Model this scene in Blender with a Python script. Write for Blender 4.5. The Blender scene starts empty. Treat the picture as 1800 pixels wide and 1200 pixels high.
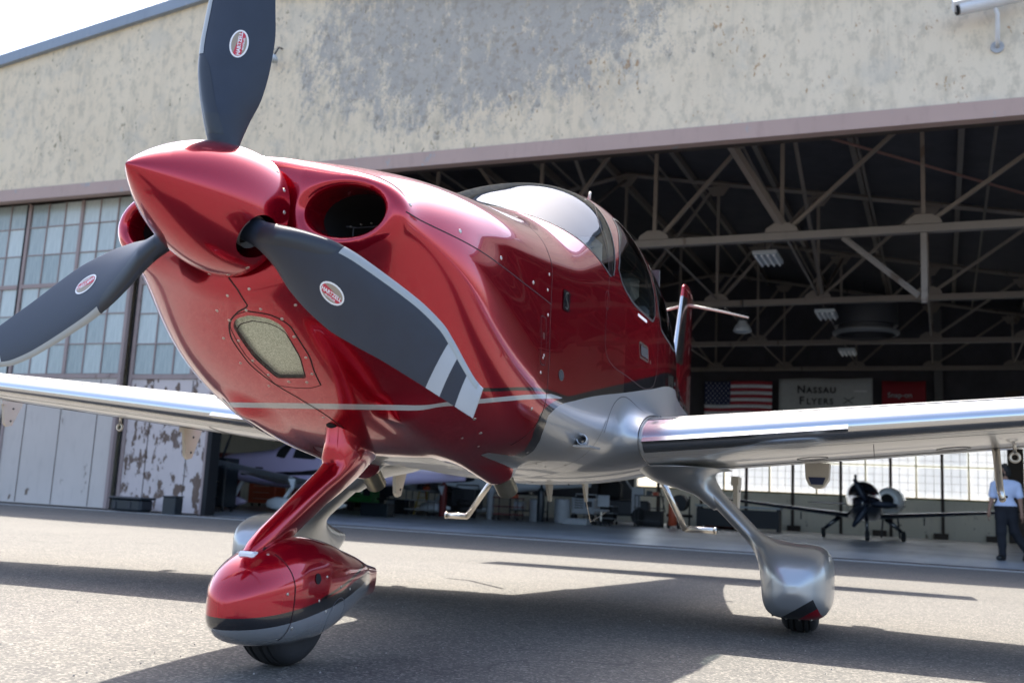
import bpy, math, random
import numpy as np
from mathutils import Vector, Matrix
random.seed(7); np.random.seed(7)
C = bpy.context.scene.collection
sc = bpy.context.scene
# ------------------------------------------------------------------ camera
FPX, PITCH, ROLL, CAMH = 1747.86, 0.157538, 0.050407, 0.5395
cf = Vector((0, math.cos(PITCH), math.sin(PITCH)))
r0 = Vector((1, 0, 0)); u0 = Vector((0, -math.sin(PITCH), math.cos(PITCH)))
cr = r0*math.cos(ROLL) + u0*math.sin(ROLL)
cu = -r0*math.sin(ROLL) + u0*math.cos(ROLL)
cam_d = bpy.data.cameras.new('camera'); cam = bpy.data.objects.new('camera', cam_d); C.objects.link(cam)
M3 = Matrix((cr, cu, -cf)).transposed()
cam.matrix_world = Matrix.Translation((0, 0, CAMH)) @ M3.to_4x4()
cam_d.sensor_width = 36; cam_d.lens = FPX/1800*36; cam_d.clip_start = .05; cam_d.clip_end = 3000
cam_d.dof.use_dof = True; cam_d.dof.focus_distance = 3.5; cam_d.dof.aperture_fstop = 4.0
sc.camera = cam
# ------------------------------------------------------------------ sky and sun
PSI = 0.361378
AFT = Vector((math.sin(PSI), math.cos(PSI), 0)); LFT = Vector((math.cos(PSI), -math.sin(PSI), 0))
PORG = Vector((-0.98154, 2.38018, 0))
ZT, PL, PHI = 1.31616, 0.37706, 0.0688
sun_dir = (AFT*0.54 - LFT*0.33 + Vector((0, 0, 1))).normalized()
sun_el = math.asin(sun_dir.z); sun_az = math.atan2(sun_dir.x, sun_dir.y)
w = bpy.data.worlds.new('World'); sc.world = w; w.use_nodes = True
wn = w.node_tree; wn.nodes.clear()
wo = wn.nodes.new('ShaderNodeOutputWorld'); bg = wn.nodes.new('ShaderNodeBackground'); sky = wn.nodes.new('ShaderNodeTexSky')
sky.sky_type = 'NISHITA'; sky.sun_disc = False; sky.sun_elevation = sun_el; sky.sun_rotation = sun_az
sky.air_density = .85; sky.dust_density = 3.0; sky.ozone_density = 1.0
bg.inputs['Strength'].default_value = 0.15
wn.links.new(sky.outputs[0], bg.inputs[0]); wn.links.new(bg.outputs[0], wo.inputs[0])
sd = bpy.data.lights.new('sun', 'SUN'); sd.energy = 3.9; sd.angle = math.radians(0.5); sd.color = (1, .94, .84)
so = bpy.data.objects.new('sun', sd); C.objects.link(so); so.rotation_euler = sun_dir.to_track_quat('Z', 'Y').to_euler()
so.location = (0, 0, 30)
sc.view_settings.view_transform = 'Standard'; sc.view_settings.look = 'None'
sc.view_settings.gamma = 1; sc.view_settings.use_curve_mapping = False
sc.view_settings.exposure = 1.80
sc.render.engine = 'CYCLES'
# ------------------------------------------------------------------ helpers
def tag(o, label=None, cat=None, group=None, kind=None):
    if label: o['label'] = label
    if cat: o['category'] = cat
    if group: o['group'] = group
    if kind: o['kind'] = kind
    return o
def empty(name, loc=(0, 0, 0), rz=0, label=None, cat=None, group=None):
    o = bpy.data.objects.new(name, None); C.objects.link(o); o.location = loc; o.rotation_euler = (0, 0, rz)
    o.empty_display_size = .2
    return tag(o, label, cat, group)
def mesh_data(name, v, f, mat, smooth=True, normals=None):
    me = bpy.data.meshes.new(name)
    me.from_pydata([tuple(map(float, p)) for p in v], [], [tuple(map(int, q)) for q in f])
    if mat: me.materials.append(mat)
    me.validate()
    if smooth:
        me.polygons.foreach_set('use_smooth', [True]*len(me.polygons))
    if normals is not None and len(me.vertices) == len(normals):
        me.normals_split_custom_set_from_vertices([tuple(map(float, n)) for n in normals])
    me.update()
    return me
def obj(name, v, f, mat, parent=None, smooth=False, normals=None, kind=None, auto=None):
    me = mesh_data(name, v, f, mat, smooth or auto is not None, normals)
    o = bpy.data.objects.new(name, me); C.objects.link(o)
    if parent: o.parent = parent
    if auto is not None:
        try: me.set_sharp_from_angle(angle=math.radians(auto))
        except Exception: pass
    if kind: o['kind'] = kind
    return o
class MB:
    def __init__(s): s.v = []; s.f = []
    def add(s, v, f):
        n = len(s.v); s.v += [tuple(p) for p in v]; s.f += [tuple(i+n for i in q) for q in f]; return s
    def box(s, x0, x1, y0, y1, z0, z1, bev=0.0):
        if bev <= 0:
            v = [(x, y, z) for x in (x0, x1) for y in (y0, y1) for z in (z0, z1)]
            return s.add(v, [(0,1,3,2),(4,6,7,5),(0,4,5,1),(2,3,7,6),(0,2,6,4),(1,5,7,3)])
        b = bev; vs = []; idx = {}
        X = (x0, x1); Y = (y0, y1); Z = (z0, z1); sg = (1, -1)
        for i in (0, 1):
            for j in (0, 1):
                for k in (0, 1):
                    for a in (0, 1, 2):
                        p = [X[i]+sg[i]*b, Y[j]+sg[j]*b, Z[k]+sg[k]*b]; p[a] = (X, Y, Z)[a][(i, j, k)[a]]
                        idx[(i, j, k, a)] = len(vs); vs.append(tuple(p))
        fs = []
        for a in range(3):
            for e in (0, 1):
                o = [q for q in range(3) if q != a]
                ring = []
                for (m, n) in ((0,0),(1,0),(1,1),(0,1)):
                    key = [0,0,0]; key[a] = e; key[o[0]] = m; key[o[1]] = n
                    ring.append(idx[(key[0], key[1], key[2], a)])
                fs.append(tuple(ring))
        for a in range(3):      # edges along axis a
            o = [q for q in range(3) if q != a]
            for m in (0,1):
                for n in (0,1):
                    r = []
                    for e, ax_ in ((0, o[0]), (1, o[0]), (1, o[1]), (0, o[1])):
                        key = [0,0,0]; key[a] = e; key[o[0]] = m; key[o[1]] = n
                        r.append(idx[(key[0], key[1], key[2], ax_)])
                    fs.append(tuple(r))
        for i in (0,1):
            for j in (0,1):
                for k in (0,1): fs.append((idx[(i,j,k,0)], idx[(i,j,k,1)], idx[(i,j,k,2)]))
        return s.add(vs, fs)
    def tube(s, pts, rad, n=12, cap=True, up=None, flat=1.0):
        """tube along a polyline; rad scalar or list; flat squashes the second axis"""
        P = [Vector(p) for p in pts]; m = len(P)
        R = rad if isinstance(rad, (list, tuple)) else [rad]*m
        base = len(s.v); prev = None
        for i in range(m):
            t = (P[min(i+1, m-1)]-P[max(i-1, 0)]).normalized()
            if prev is None:
                a = Vector(up) if up else (Vector((0,0,1)) if abs(t.z) < .9 else Vector((1,0,0)))
            else: a = prev
            a = (a - t*a.dot(t)).normalized(); prev = a; b = t.cross(a)
            for k in range(n):
                w_ = 2*math.pi*k/n
                s.v.append(tuple(P[i]+a*(math.cos(w_)*R[i])+b*(math.sin(w_)*R[i]*flat)))
        for i in range(m-1):
            for k in range(n):
                s.f.append((base+i*n+k, base+i*n+(k+1) % n, base+(i+1)*n+(k+1) % n, base+(i+1)*n+k))
        if cap:
            s.f.append(tuple(base+k for k in range(n))[::-1]); s.f.append(tuple(base+(m-1)*n+k for k in range(n)))
        return s
    def lathe(s, prof, origin, axis, n=32, cap0=False, cap1=False):
        """prof list of (a, r) along axis"""
        O = Vector(origin); A = Vector(axis).normalized(); U = A.orthogonal().normalized(); V = A.cross(U); base = len(s.v)
        for a, r in prof:
            for k in range(n):
                w_ = 2*math.pi*k/n; s.v.append(tuple(O+A*a+U*(r*math.cos(w_))+V*(r*math.sin(w_))))
        for i in range(len(prof)-1):
            for k in range(n): s.f.append((base+i*n+k, base+i*n+(k+1)%n, base+(i+1)*n+(k+1)%n, base+(i+1)*n+k))
        if cap0: s.f.append(tuple(base+k for k in range(n))[::-1])
        if cap1: s.f.append(tuple(base+(len(prof)-1)*n+k for k in range(n)))
        return s
    def prism(s, poly, axis, a0, a1):
        """poly 2D points; extruded along axis index"""
        o = [q for q in range(3) if q != axis]; base = len(s.v); n = len(poly)
        for a in (a0, a1):
            for p in poly:
                q = [0,0,0]; q[axis] = a; q[o[0]] = p[0]; q[o[1]] = p[1]; s.v.append(tuple(q))
        s.f.append(tuple(base+k for k in range(n))[::-1]); s.f.append(tuple(base+n+k for k in range(n)))
        for k in range(n): s.f.append((base+k, base+(k+1)%n, base+n+(k+1)%n, base+n+k))
        return s
    def build(s, name, mat, parent=None, smooth=False, auto=None, kind=None, flip=False):
        v = [(x, -y, z) for x, y, z in s.v] if flip else s.v
        f = [q[::-1] for q in s.f] if flip else s.f
        return obj(name, v, f, mat, parent, smooth, None, kind, auto)
def recalc(o):
    import bmesh
    bm = bmesh.new(); bm.from_mesh(o.data); bmesh.ops.recalc_face_normals(bm, faces=bm.faces); bm.to_mesh(o.data); bm.free(); return o
# ---- node expression helpers
class NT:
    def __init__(s, name):
        s.m = bpy.data.materials.new(name); s.m.use_nodes = True; s.t = s.m.node_tree; s.t.nodes.clear()
        s.out = s.t.nodes.new('ShaderNodeOutputMaterial'); s._obj = None
    def n(s, typ, **kw):
        nd = s.t.nodes.new(typ)
        for k, v in kw.items(): setattr(nd, k, v)
        return nd
    def link(s, a, b):
        if isinstance(a, (int, float)): b.default_value = a
        elif isinstance(a, tuple): b.default_value = a if len(a) == len(b.default_value) else a+(1,)
        else: s.t.links.new(a, b)
    def co(s):
        if s._obj is None: s._obj = s.n('ShaderNodeTexCoord').outputs['Object']
        return s._obj
    def xyz(s, v=None):
        sp = s.n('ShaderNodeSeparateXYZ'); s.link(v or s.co(), sp.inputs[0]); return sp.outputs
    def math(s, op, a, b=0, c=0, clamp=False):
        nd = s.n('ShaderNodeMath', operation=op, use_clamp=clamp); s.link(a, nd.inputs[0]); s.link(b, nd.inputs[1]); s.link(c, nd.inputs[2]); return nd.outputs[0]
    def add(s, a, b): return s.math('ADD', a, b)
    def sub(s, a, b): return s.math('SUBTRACT', a, b)
    def mul(s, a, b): return s.math('MULTIPLY', a, b)
    def gt(s, a, b): return s.math('GREATER_THAN', a, b)
    def ss(s, a, lo, hi):
        nd = s.n('ShaderNodeMapRange', interpolation_type='SMOOTHSTEP'); s.link(a, nd.inputs[0])
        s.link(lo, nd.inputs[1]); s.link(hi, nd.inputs[2]); nd.inputs[3].default_value = 0; nd.inputs[4].default_value = 1; return nd.outputs[0]
    def noise(s, scale, detail=4, rough=.55, v=None, stretch=None, dist=0):
        nd = s.n('ShaderNodeTexNoise'); vv = v or s.co()
        if stretch:
            mp = s.n('ShaderNodeMapping'); s.link(vv, mp.inputs[0]); mp.inputs['Scale'].default_value = stretch; vv = mp.outputs[0]
        s.link(vv, nd.inputs['Vector']); nd.inputs['Scale'].default_value = scale; nd.inputs['Detail'].default_value = detail
        nd.inputs['Roughness'].default_value = rough; nd.inputs['Distortion'].default_value = dist
        return nd.outputs['Fac']
    def voro(s, scale, feature='F1', v=None, out='Distance', rnd=1):
        nd = s.n('ShaderNodeTexVoronoi', feature=feature); s.link(v or s.co(), nd.inputs['Vector']); nd.inputs['Scale'].default_value = scale
        nd.inputs['Randomness'].default_value = rnd
        return nd.outputs[out]
    def mix(s, f, a, b):
        nd = s.n('ShaderNodeMix', data_type='RGBA'); s.link(f, nd.inputs[0])
        for v, i in ((a, 6), (b, 7)):
            if isinstance(v, tuple): nd.inputs[i].default_value = v[:3]+(1,)
            elif isinstance(v, (int, float)): nd.inputs[i].default_value = (v, v, v, 1)
            else: s.link(v, nd.inputs[i])
        return nd.outputs[2]
    def curve(s, x, pts, lo, hi):
        """float curve y(x) for x in [lo,hi]; returns y"""
        ys = [p[1] for p in pts]; y0, y1 = min(ys)-.01, max(ys)+.01
        u = s.math('DIVIDE', s.sub(x, lo), hi-lo, clamp=True)
        nd = s.n('ShaderNodeFloatCurve'); s.link(u, nd.inputs['Value']); cv = nd.mapping.curves[0]
        q = [((p[0]-lo)/(hi-lo), (p[1]-y0)/(y1-y0)) for p in pts]
        cv.points[0].location = q[0]; cv.points[1].location = q[-1]
        for a in q[1:-1]: cv.points.new(*a)
        nd.mapping.update()
        return s.add(s.mul(nd.outputs[0], y1-y0), y0)
    def bsdf(s, color, rough=.5, metal=0, coat=0, coatr=.03, spec=.5, normal=None, **kw):
        b = s.n('ShaderNodeBsdfPrincipled')
        if isinstance(color, tuple): b.inputs['Base Color'].default_value = color[:3]+(1,)
        else: s.link(color, b.inputs['Base Color'])
        s.link(rough, b.inputs['Roughness']); s.link(metal, b.inputs['Metallic']); s.link(coat, b.inputs['Coat Weight'])
        b.inputs['Coat Roughness'].default_value = coatr; b.inputs['Specular IOR Level'].default_value = spec
        if normal is not None: s.link(normal, b.inputs['Normal'])
        for k, v in kw.items(): s.link(v, b.inputs[k])
        s.link(b.outputs[0], s.out.inputs[0]); return b
    def bump(s, h, strength=.3, dist=.01):
        nd = s.n('ShaderNodeBump'); nd.inputs['Strength'].default_value = strength; nd.inputs['Distance'].default_value = dist
        s.link(h, nd.inputs['Height']); return nd.outputs[0]
def simple(name, col, rough=.5, metal=0, coat=0, var=.12, scale=8, bump=0, spec=.5):
    t = NT(name); nz = t.noise(scale, 4)
    c = t.mix(nz, tuple(x*(1-var) for x in col), tuple(min(1, x*(1+var)) for x in col))
    t.bsdf(c, t.add(rough-.04, t.mul(nz, .08)), metal, coat, spec=spec, normal=t.bump(t.noise(scale*12, 3), bump, .002) if bump else None)
    return t.m
def pchip(xs, ys):
    xs=np.asarray(xs,float); ys=np.asarray(ys,float); h=np.diff(xs); d=np.diff(ys)/h
    m=np.zeros_like(ys)
    for i in range(1,len(xs)-1):
        if d[i-1]*d[i]>0:
            w1=2*h[i]+h[i-1]; w2=h[i]+2*h[i-1]; m[i]=(w1+w2)/(w1/d[i-1]+w2/d[i])
    m[0]=d[0]; m[-1]=d[-1]
    def f(x):
        x=np.clip(x,xs[0],xs[-1]); i=np.clip(np.searchsorted(xs,x)-1,0,len(xs)-2)
        t=(x-xs[i])/h[i]; t2=t*t; t3=t2*t
        return (2*t3-3*t2+1)*ys[i]+(t3-2*t2+t)*h[i]*m[i]+(-2*t3+3*t2)*ys[i+1]+(t3-t2)*h[i]*m[i+1]
    return f
# x, top, upper, lower, bottom, half width, n upper, n lower
ST=np.array([
(.44,1.495,1.34,1.30,1.12,.22,2.0,2.0),
(.55,1.52,1.34,1.28,1.05,.36,2.0,2.1),
(.70,1.555,1.34,1.22,.95,.49,2.0,2.3),
(.90,1.60,1.35,1.14,.84,.565,2.0,2.5),
(1.15,1.64,1.36,1.06,.73,.60,2.0,2.6),
(1.4,1.68,1.36,1.0,.675,.615,2.0,2.8),
(1.6,1.715,1.37,.96,.665,.62,2.0,2.9),
(1.8,1.755,1.38,.94,.66,.625,2.05,2.9),
(2.0,1.84,1.41,.93,.655,.63,2.1,2.9),
(2.3,1.98,1.44,.93,.65,.635,2.15,2.8),
(2.7,2.14,1.46,.92,.645,.64,2.2,2.7),
(3.1,2.205,1.47,.92,.645,.64,2.2,2.6),
(3.6,2.19,1.47,.95,.66,.62,2.1,2.5),
(4.2,2.04,1.45,1.0,.70,.55,2.05,2.3),
(5.0,1.80,1.40,1.06,.80,.41,2.0,2.1),
(6.0,1.58,1.35,1.12,.93,.26,2.0,2.0),
(7.0,1.45,1.30,1.17,1.04,.15,2.0,2.0),
(7.6,1.38,1.27,1.2,1.1,.07,2.0,2.0)])
def cspline(xs,ys):
    xs=np.asarray(xs,float); ys=np.asarray(ys,float); n=len(xs); h=np.diff(xs); A=np.eye(n); b=np.zeros(n)
    for i in range(1,n-1):
        A[i,i-1]=h[i-1]; A[i,i]=2*(h[i-1]+h[i]); A[i,i+1]=h[i]; b[i]=6*((ys[i+1]-ys[i])/h[i]-(ys[i]-ys[i-1])/h[i-1])
    M_=np.linalg.solve(A,b)
    def f(x):
        x=np.clip(x,xs[0],xs[-1]); i=np.clip(np.searchsorted(xs,x)-1,0,n-2); H=h[i]; a=(xs[i+1]-x)/H; c=(x-xs[i])/H
        return a*ys[i]+c*ys[i+1]+((a**3-a)*M_[i]+(c**3-c)*M_[i+1])*H*H/6
    return f
def smooth_curve(xs,ys,sig=.07):
    """C2 curve through the stations, lightly blurred so reflections run clean"""
    f=pchip(xs,ys); g=np.arange(xs[0]-.4,xs[-1]+.4,.01); v=f(g)
    m0=(f(xs[0]+.01)-f(xs[0]))/.01; m1=(f(xs[-1])-f(xs[-1]-.01))/.01
    v=np.where(g<xs[0],ys[0]+m0*(g-xs[0]),np.where(g>xs[-1],ys[-1]+m1*(g-xs[-1]),v))
    k=np.arange(-30,31)*.01; w=np.exp(-.5*(k/sig)**2); w/=w.sum(); v=np.convolve(v,w,'same')
    s=slice(20,-20,5); return cspline(g[s],v[s])
CU=[smooth_curve(ST[:,0],ST[:,i],.07 if i!=0 else .06) for i in range(1,8)]
def hull(x,y,z):
    x=np.clip(x,.40,7.6)
    zt,zu,zl,zb,w,nu,nl=[c(x) for c in CU]
    ay=np.abs(y)/w
    up=z>zu; lo=z<zl
    q=np.where(up,(z-zu)/(zt-zu),np.where(lo,(zl-z)/(zl-zb),0.0)); n=np.where(up,nu,np.where(lo,nl,2.0))
    q=np.maximum(q,0)
    g=(ay**n+q**n+1e-12)**(1/n)
    # distance scale: approx radial size
    r=np.sqrt(y*y+(z-(zu+zl)/2)**2)+1e-6
    return (g-1)*np.minimum(r/np.maximum(g,.3),w)
def smin(a,b,k):
    h=np.clip(.5+.5*(b-a)/k,0,1)
    return b*(1-h)+a*h-k*h*(1-h)
def smax(a,b,k): return -smin(-a,-b,k)
# airfoil polygon (unit chord), NACA-like 23015ish
def airfoil(n=40,t=.16,m=.02,p=.35):
    b=np.linspace(0,np.pi,n); x=.5*(1-np.cos(b))
    yt=5*t*(.2969*np.sqrt(x)-.126*x-.3516*x**2+.2843*x**3-.1036*x**4)
    yc=np.where(x<p,m/p**2*(2*p*x-x*x),m/(1-p)**2*((1-2*p)+2*p*x-x*x))
    return x,yc+yt,yc-yt
def make_poly_sdf(P):
    A=P; Bp=np.roll(P,-1,0); E=Bp-A; L2=(E**2).sum(1)
    def f(x,z):
        sh=np.shape(x); x=np.ravel(x); z=np.ravel(z); out=np.empty(len(x))
        for s in range(0,len(x),200000):
            X=x[s:s+200000,None]; Z=z[s:s+200000,None]
            t=np.clip(((X-A[:,0])*E[:,0]+(Z-A[:,1])*E[:,1])/L2,0,1)
            dx=X-A[:,0]-t*E[:,0]; dz=Z-A[:,1]-t*E[:,1]
            d=np.sqrt((dx*dx+dz*dz).min(1))
            c1=(A[:,1]<=Z)&(Bp[:,1]>Z); c2=(A[:,1]>Z)&(Bp[:,1]<=Z)
            cr=E[:,0]*(Z-A[:,1])-E[:,1]*(X-A[:,0])
            w=((c1&(cr>0)).sum(1)-(c2&(cr<0)).sum(1))
            out[s:s+200000]=np.where(w!=0,-d,d)
        return out.reshape(sh)
    return f
LE_X=2.56; DIH=.088; Z_LE=.775 # z of leading edge point at y=0
def wing_sec(y):
    """LE x, chord, z of LE, thickness"""
    ay=abs(y); u=min(ay/5.84,1)
    return LE_X+.02*ay*0, 1.62-.165*ay if ay<5.2 else .75, Z_LE+DIH*ay, .165-.03*u
ax,au,al=airfoil(48,.165)
c0=1.53
FP=np.concatenate([np.stack([ax[::-1],au[::-1]],1),np.stack([ax[1:-1],al[1:-1]],1)])*c0
FP[:,1]-=FP[:,0]*.05; FP[:,0]+=LE_X-.012
# (closed loop)
_fw=make_poly_sdf(FP)
# table
_tx=np.linspace(2.2,4.6,321); _tz=np.linspace(-.4,.4,161)
_T=_fw(*np.meshgrid(_tx,_tz,indexing='ij'))
def wingstub(x,y,z):
    zz=z-(Z_LE+DIH*np.abs(y))
    i=np.clip((x-2.2)/.0075,0,319.999); j=np.clip((zz+.4)/.005,0,159.999)
    i0=i.astype(int) if hasattr(i,'astype') else int(i); j0=j.astype(int); a=i-i0; b=j-j0
    v=(_T[i0,j0]*(1-a)+_T[i0+1,j0]*a)*(1-b)+(_T[i0,j0+1]*(1-a)+_T[i0+1,j0+1]*a)*b
    return v
def ell_tube(x,y,z,cy,cz,a,b):
    g=np.sqrt(((y-cy)/a)**2+((z-cz)/b)**2); return (g-1)*min(a,b)*1.2
def capsule(x,y,z,A,B,ra,rb):
    A=np.array(A);B=np.array(B);D=B-A
    t=np.clip(((x-A[0])*D[0]+(y-A[1])*D[1]+(z-A[2])*D[2])/(D@D),0,1)
    r=ra+(rb-ra)*t
    return np.sqrt((x-A[0]-t*D[0])**2+(y-A[1]-t*D[1])**2+(z-A[2]-t*D[2])**2)-r
IN=dict(cy=.335,cz=1.325,a=.132,b=.078)
def body(x,y,z):
    ay=np.abs(y)
    f=hull(x,y,z)
    front=.475-x
    # intake lobes: elliptic tube flaring aft and fading into the hull
    s=np.clip((x-.5)/.9,0,1)
    cy=.335+.07*s; cz=1.325-.27*s**1.25; A=.165+.06*s; Bq=.118+.06*s
    g=np.sqrt(((ay-cy)/A)**2+((z-cz)/Bq)**2); u_=np.clip((x-.80)/1.0,0,1); lobe=(g-1)*.13+.11*u_*u_*(3-2*u_)
    f=smin(f,lobe,.12)
    # flat nose face, rounded
    face=(.470+.035*np.clip((ay-.2)/.2,0,1))-x
    f=smax(f,face,.055)
    # intake hole
    hg=np.sqrt(((ay-.330)/.117)**2+((z-1.325)/.074)**2); hole=(hg-1)*.09
    hole=smax(hole,x-.75,.01)
    f=smax(f,-hole,.03)
    # exhaust blister
    bl=capsule(x,ay,z,(1.05,.29,.86),(1.87,.30,.680),.095,.085)
    f=smin(f,bl,.05)
    # wing stub
    ws=smax(wingstub(x,y,z),ay-.95,.01)
    kk=.13
    f=np.where((x>2.1)&(x<4.7),smin(f,ws,kk),f)
    return f
def grad(F,p,e=.002):
    x,y,z=p.T
    return np.stack([F(x+e,y,z)-F(x-e,y,z),F(x,y+e,z)-F(x,y-e,z),F(x,y,z+e)-F(x,y,z-e)],1)/(2*e)
# ------------------------------------------------------------------ materials
RED = (.43, .0035, .020); SIL = (.42, .44, .46); BLK = (.012, .013, .016); GRY = (.42, .44, .45)
def paint(t, col, met, coat=1.0, r0=.15):
    fl = t.voro(900, v=t.co(), out='Color')
    sp = t.n('ShaderNodeSeparateColor'); t.link(fl, sp.inputs[0])
    r = t.add(r0, t.mul(sp.outputs[0], .05))
    return t.bsdf(col, r, met, coat, .01)
def m_fuselage():
    t = NT('red_metallic_paint_livery'); x, y, z = t.xyz()
    g = t.curve(x, [(1.5,.70),(1.60,.86),(1.70,.905),(1.85,.935),(2.07,.976),(2.6,1.055),(3.1,1.13),(3.82,1.231),(5,1.30),(6,1.33)], 1.5, 6)
    gb = t.curve(x, [(1.4,.70),(1.50,.84),(1.56,.885),(1.68,.925),(1.845,.957),(2.2,1.025),(2.6,1.10),(3.1,1.195),(3.82,1.312),(5,1.38),(6,1.40)], 1.4, 6)
    h = t.curve(z, [(.60,1.83),(.70,1.77),(.76,1.67),(.82,1.60),(.88,1.58),(1.5,1.58)], .6, 1.5)
    ay_ = t.math('ABSOLUTE', t.sub(t.math('ABSOLUTE', y), .297)); bzone = t.math('MAXIMUM', t.gt(ay_, t.add(.085, t.mul(t.math('MAXIMUM', t.sub(x, 1.85), 0), -.6))), t.gt(x, 1.975))
    belly = t.mul(t.mul(t.gt(.704, z), t.gt(x, t.add(1.43, t.mul(t.mul(y, y), .5)))), bzone)
    sil = t.math('MAXIMUM', t.mul(t.mul(t.gt(g, z), t.gt(x, h)), t.math('MAXIMUM', bzone, t.gt(z, .74))), belly)
    blk = t.mul(t.mul(t.gt(gb, z), t.gt(x, t.sub(h, .075))), t.math('MAXIMUM', bzone, t.gt(z, .76)))
    st = t.curve(x, [(.75,.815),(.97,.812),(1.07,.838),(1.27,.879),(1.5,.912),(1.68,.931),(1.9,.94)], .75, 1.9)
    grey = t.mul(t.gt(.0085, t.math('ABSOLUTE', t.sub(z, st))), t.gt(1.72, x))
    st2 = t.curve(x, [(.9,.875),(1.1,.888),(1.3,.915),(1.5,.933),(1.78,.937),(1.9,.94)], .9, 1.9)
    thin = t.mul(t.mul(t.gt(.006, t.math('ABSOLUTE', t.sub(z, st2))), t.gt(x, 1.1)), t.gt(1.8, x))
    nz = t.noise(.8, 2)
    red = t.mix(nz, tuple(a*.92 for a in RED), tuple(a*1.08 for a in RED))
    c = t.mix(grey, red, GRY); c = t.mix(thin, c, BLK); c = t.mix(blk, c, BLK); c = t.mix(sil, c, SIL)
    # faint dust on upward faces is left out: the paint is clean; metal fraction differs by colour
    met = t.math('MAXIMUM', t.mul(sil, .65), t.mul(t.sub(1, t.math('MAXIMUM', blk, grey)), .72))
    paint(t, c, met, t.sub(1, t.mul(sil, .6)), t.add(.15, t.mul(sil, .20))); return t.m
def m_paint(name, col, met, coat=1.0, r0=.15):
    t = NT(name); nz = t.noise(1.2, 2)
    paint(t, t.mix(nz, tuple(a*.94 for a in col), tuple(min(1, a*1.06) for a in col)), met, coat, r0); return t.m
def m_nosepant():
    t = NT('nose_fairing_paint'); x, y, z = t.xyz()
    g = t.curve(x, [(.5,.150),(.62,.158),(.8,.178),(1.0,.207),(1.2,.240),(1.30,.252),(1.34,.23),(1.36,.12)], .5, 1.36)
    sil = t.mul(t.gt(t.sub(g, .017), z), t.gt(1.335, x)); blk = t.mul(t.gt(t.add(g, .017), z), t.gt(1.38, x))
    l2 = t.curve(x, [(.8,.19),(.95,.225),(1.15,.27),(1.3,.305)], .8, 1.3)
    thin = t.mul(t.mul(t.gt(.005, t.math('ABSOLUTE', t.sub(z, l2))), t.gt(x, .87)), t.gt(1.25, x))
    c = t.mix(thin, RED, BLK); c = t.mix(blk, c, BLK); c = t.mix(sil, c, SIL)
    met = t.math('MAXIMUM', t.mul(sil, .6), t.mul(t.sub(1, blk), .62))
    paint(t, c, met); return t.m
def m_mainpant():
    # silver with a black edged red wedge low on the nose
    t = NT('main_fairing_paint'); x, y, z = t.xyz()
    ay = t.math('ABSOLUTE', y)
    line = t.add(.09, t.mul(t.sub(ay, 1.33), .66))       # rises outboard
    lim = t.add(.185, t.mul(t.sub(1.473, ay), 2.4)); low = t.math('MINIMUM', line, lim)
    blk = t.gt(low, z)
    redm = t.gt(t.math('MINIMUM', t.sub(line, .05), lim), z)
    c = t.mix(blk, SIL, BLK); c = t.mix(redm, c, RED)
    paint(t, c, t.math('MAXIMUM', t.mul(t.sub(1, blk), .75), t.mul(redm, .7)), .4, .33); return t.m
M = {}
M['fus'] = m_fuselage(); M['red'] = m_paint('red_metallic_paint', RED, .72); M['silver'] = m_paint('silver_metallic_paint', SIL, .7, .4, .34)
M['npant'] = m_nosepant(); M['mpant'] = m_mainpant(); M['black'] = m_paint('gloss_black_paint', BLK, 0)
M['wing'] = m_paint('wing_silver_paint', (.68, .68, .67), .45, .6, .28)
M['lavender'] = m_paint('lavender_paint', (.55, .47, .66), .0); M['whitep'] = m_paint('white_paint', (.80, .84, .86), 0)
M['greyp'] = m_paint('pale_grey_paint', (.52, .56, .60), 0); M['darkp'] = m_paint('dark_blue_paint', (.02, .024, .035), 0)
M['titan'] = simple('brushed_titanium', (.62, .62, .62), .18, 1.0, var=.04)
M['steel'] = simple('steel_screw', (.55, .52, .47), .3, 1.0)
M['chrome'] = simple('polished_tube', (.62, .58, .52), .22, .9)
M['seam'] = simple('panel_gap', (.02, .004, .006), .7)
M['seamg'] = simple('panel_gap_grey', (.10, .10, .11), .6)
M['rub'] = simple('tyre_rubber', (.018, .018, .02), .75, var=.4, bump=.3)
M['prop'] = simple('matte_black_blade', (.016, .024, .042), .5, var=.28, scale=14, bump=.05)
M['boot'] = simple('blade_erosion_boot', (.018, .022, .030), .35)
M['nickel'] = simple('nickel_edge', (.36, .37, .36), .5, .5)
M['bladegrey'] = simple('grey_tip_paint', (.40, .43, .46), .45)
M['dark'] = simple('black_interior', (.006, .006, .007), .8)
M['fin'] = simple('engine_cooling_metal', (.05, .05, .055), .5, .6)
M['lining'] = simple('cabin_lining', (.05, .05, .055), .8)
M['seat'] = simple('grey_leather', (.22, .22, .23), .5)
M['exh'] = simple('heat_stained_exhaust', (.40, .36, .27), .3, .9, var=.35, scale=20)
M['ant'] = simple('cream_antenna', (.55, .50, .42), .4)
M['wht'] = simple('white_print', (.8, .8, .8), .5); M['redprint'] = simple('red_print', (.55, .03, .06), .5)
M['tan'] = simple('tan_print', (.33, .27, .20), .5); M['blackprint'] = simple('black_print', (.03, .03, .035), .5)
M['blueprint'] = simple('navy_cloth', (.03, .04, .10), .8)
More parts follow.
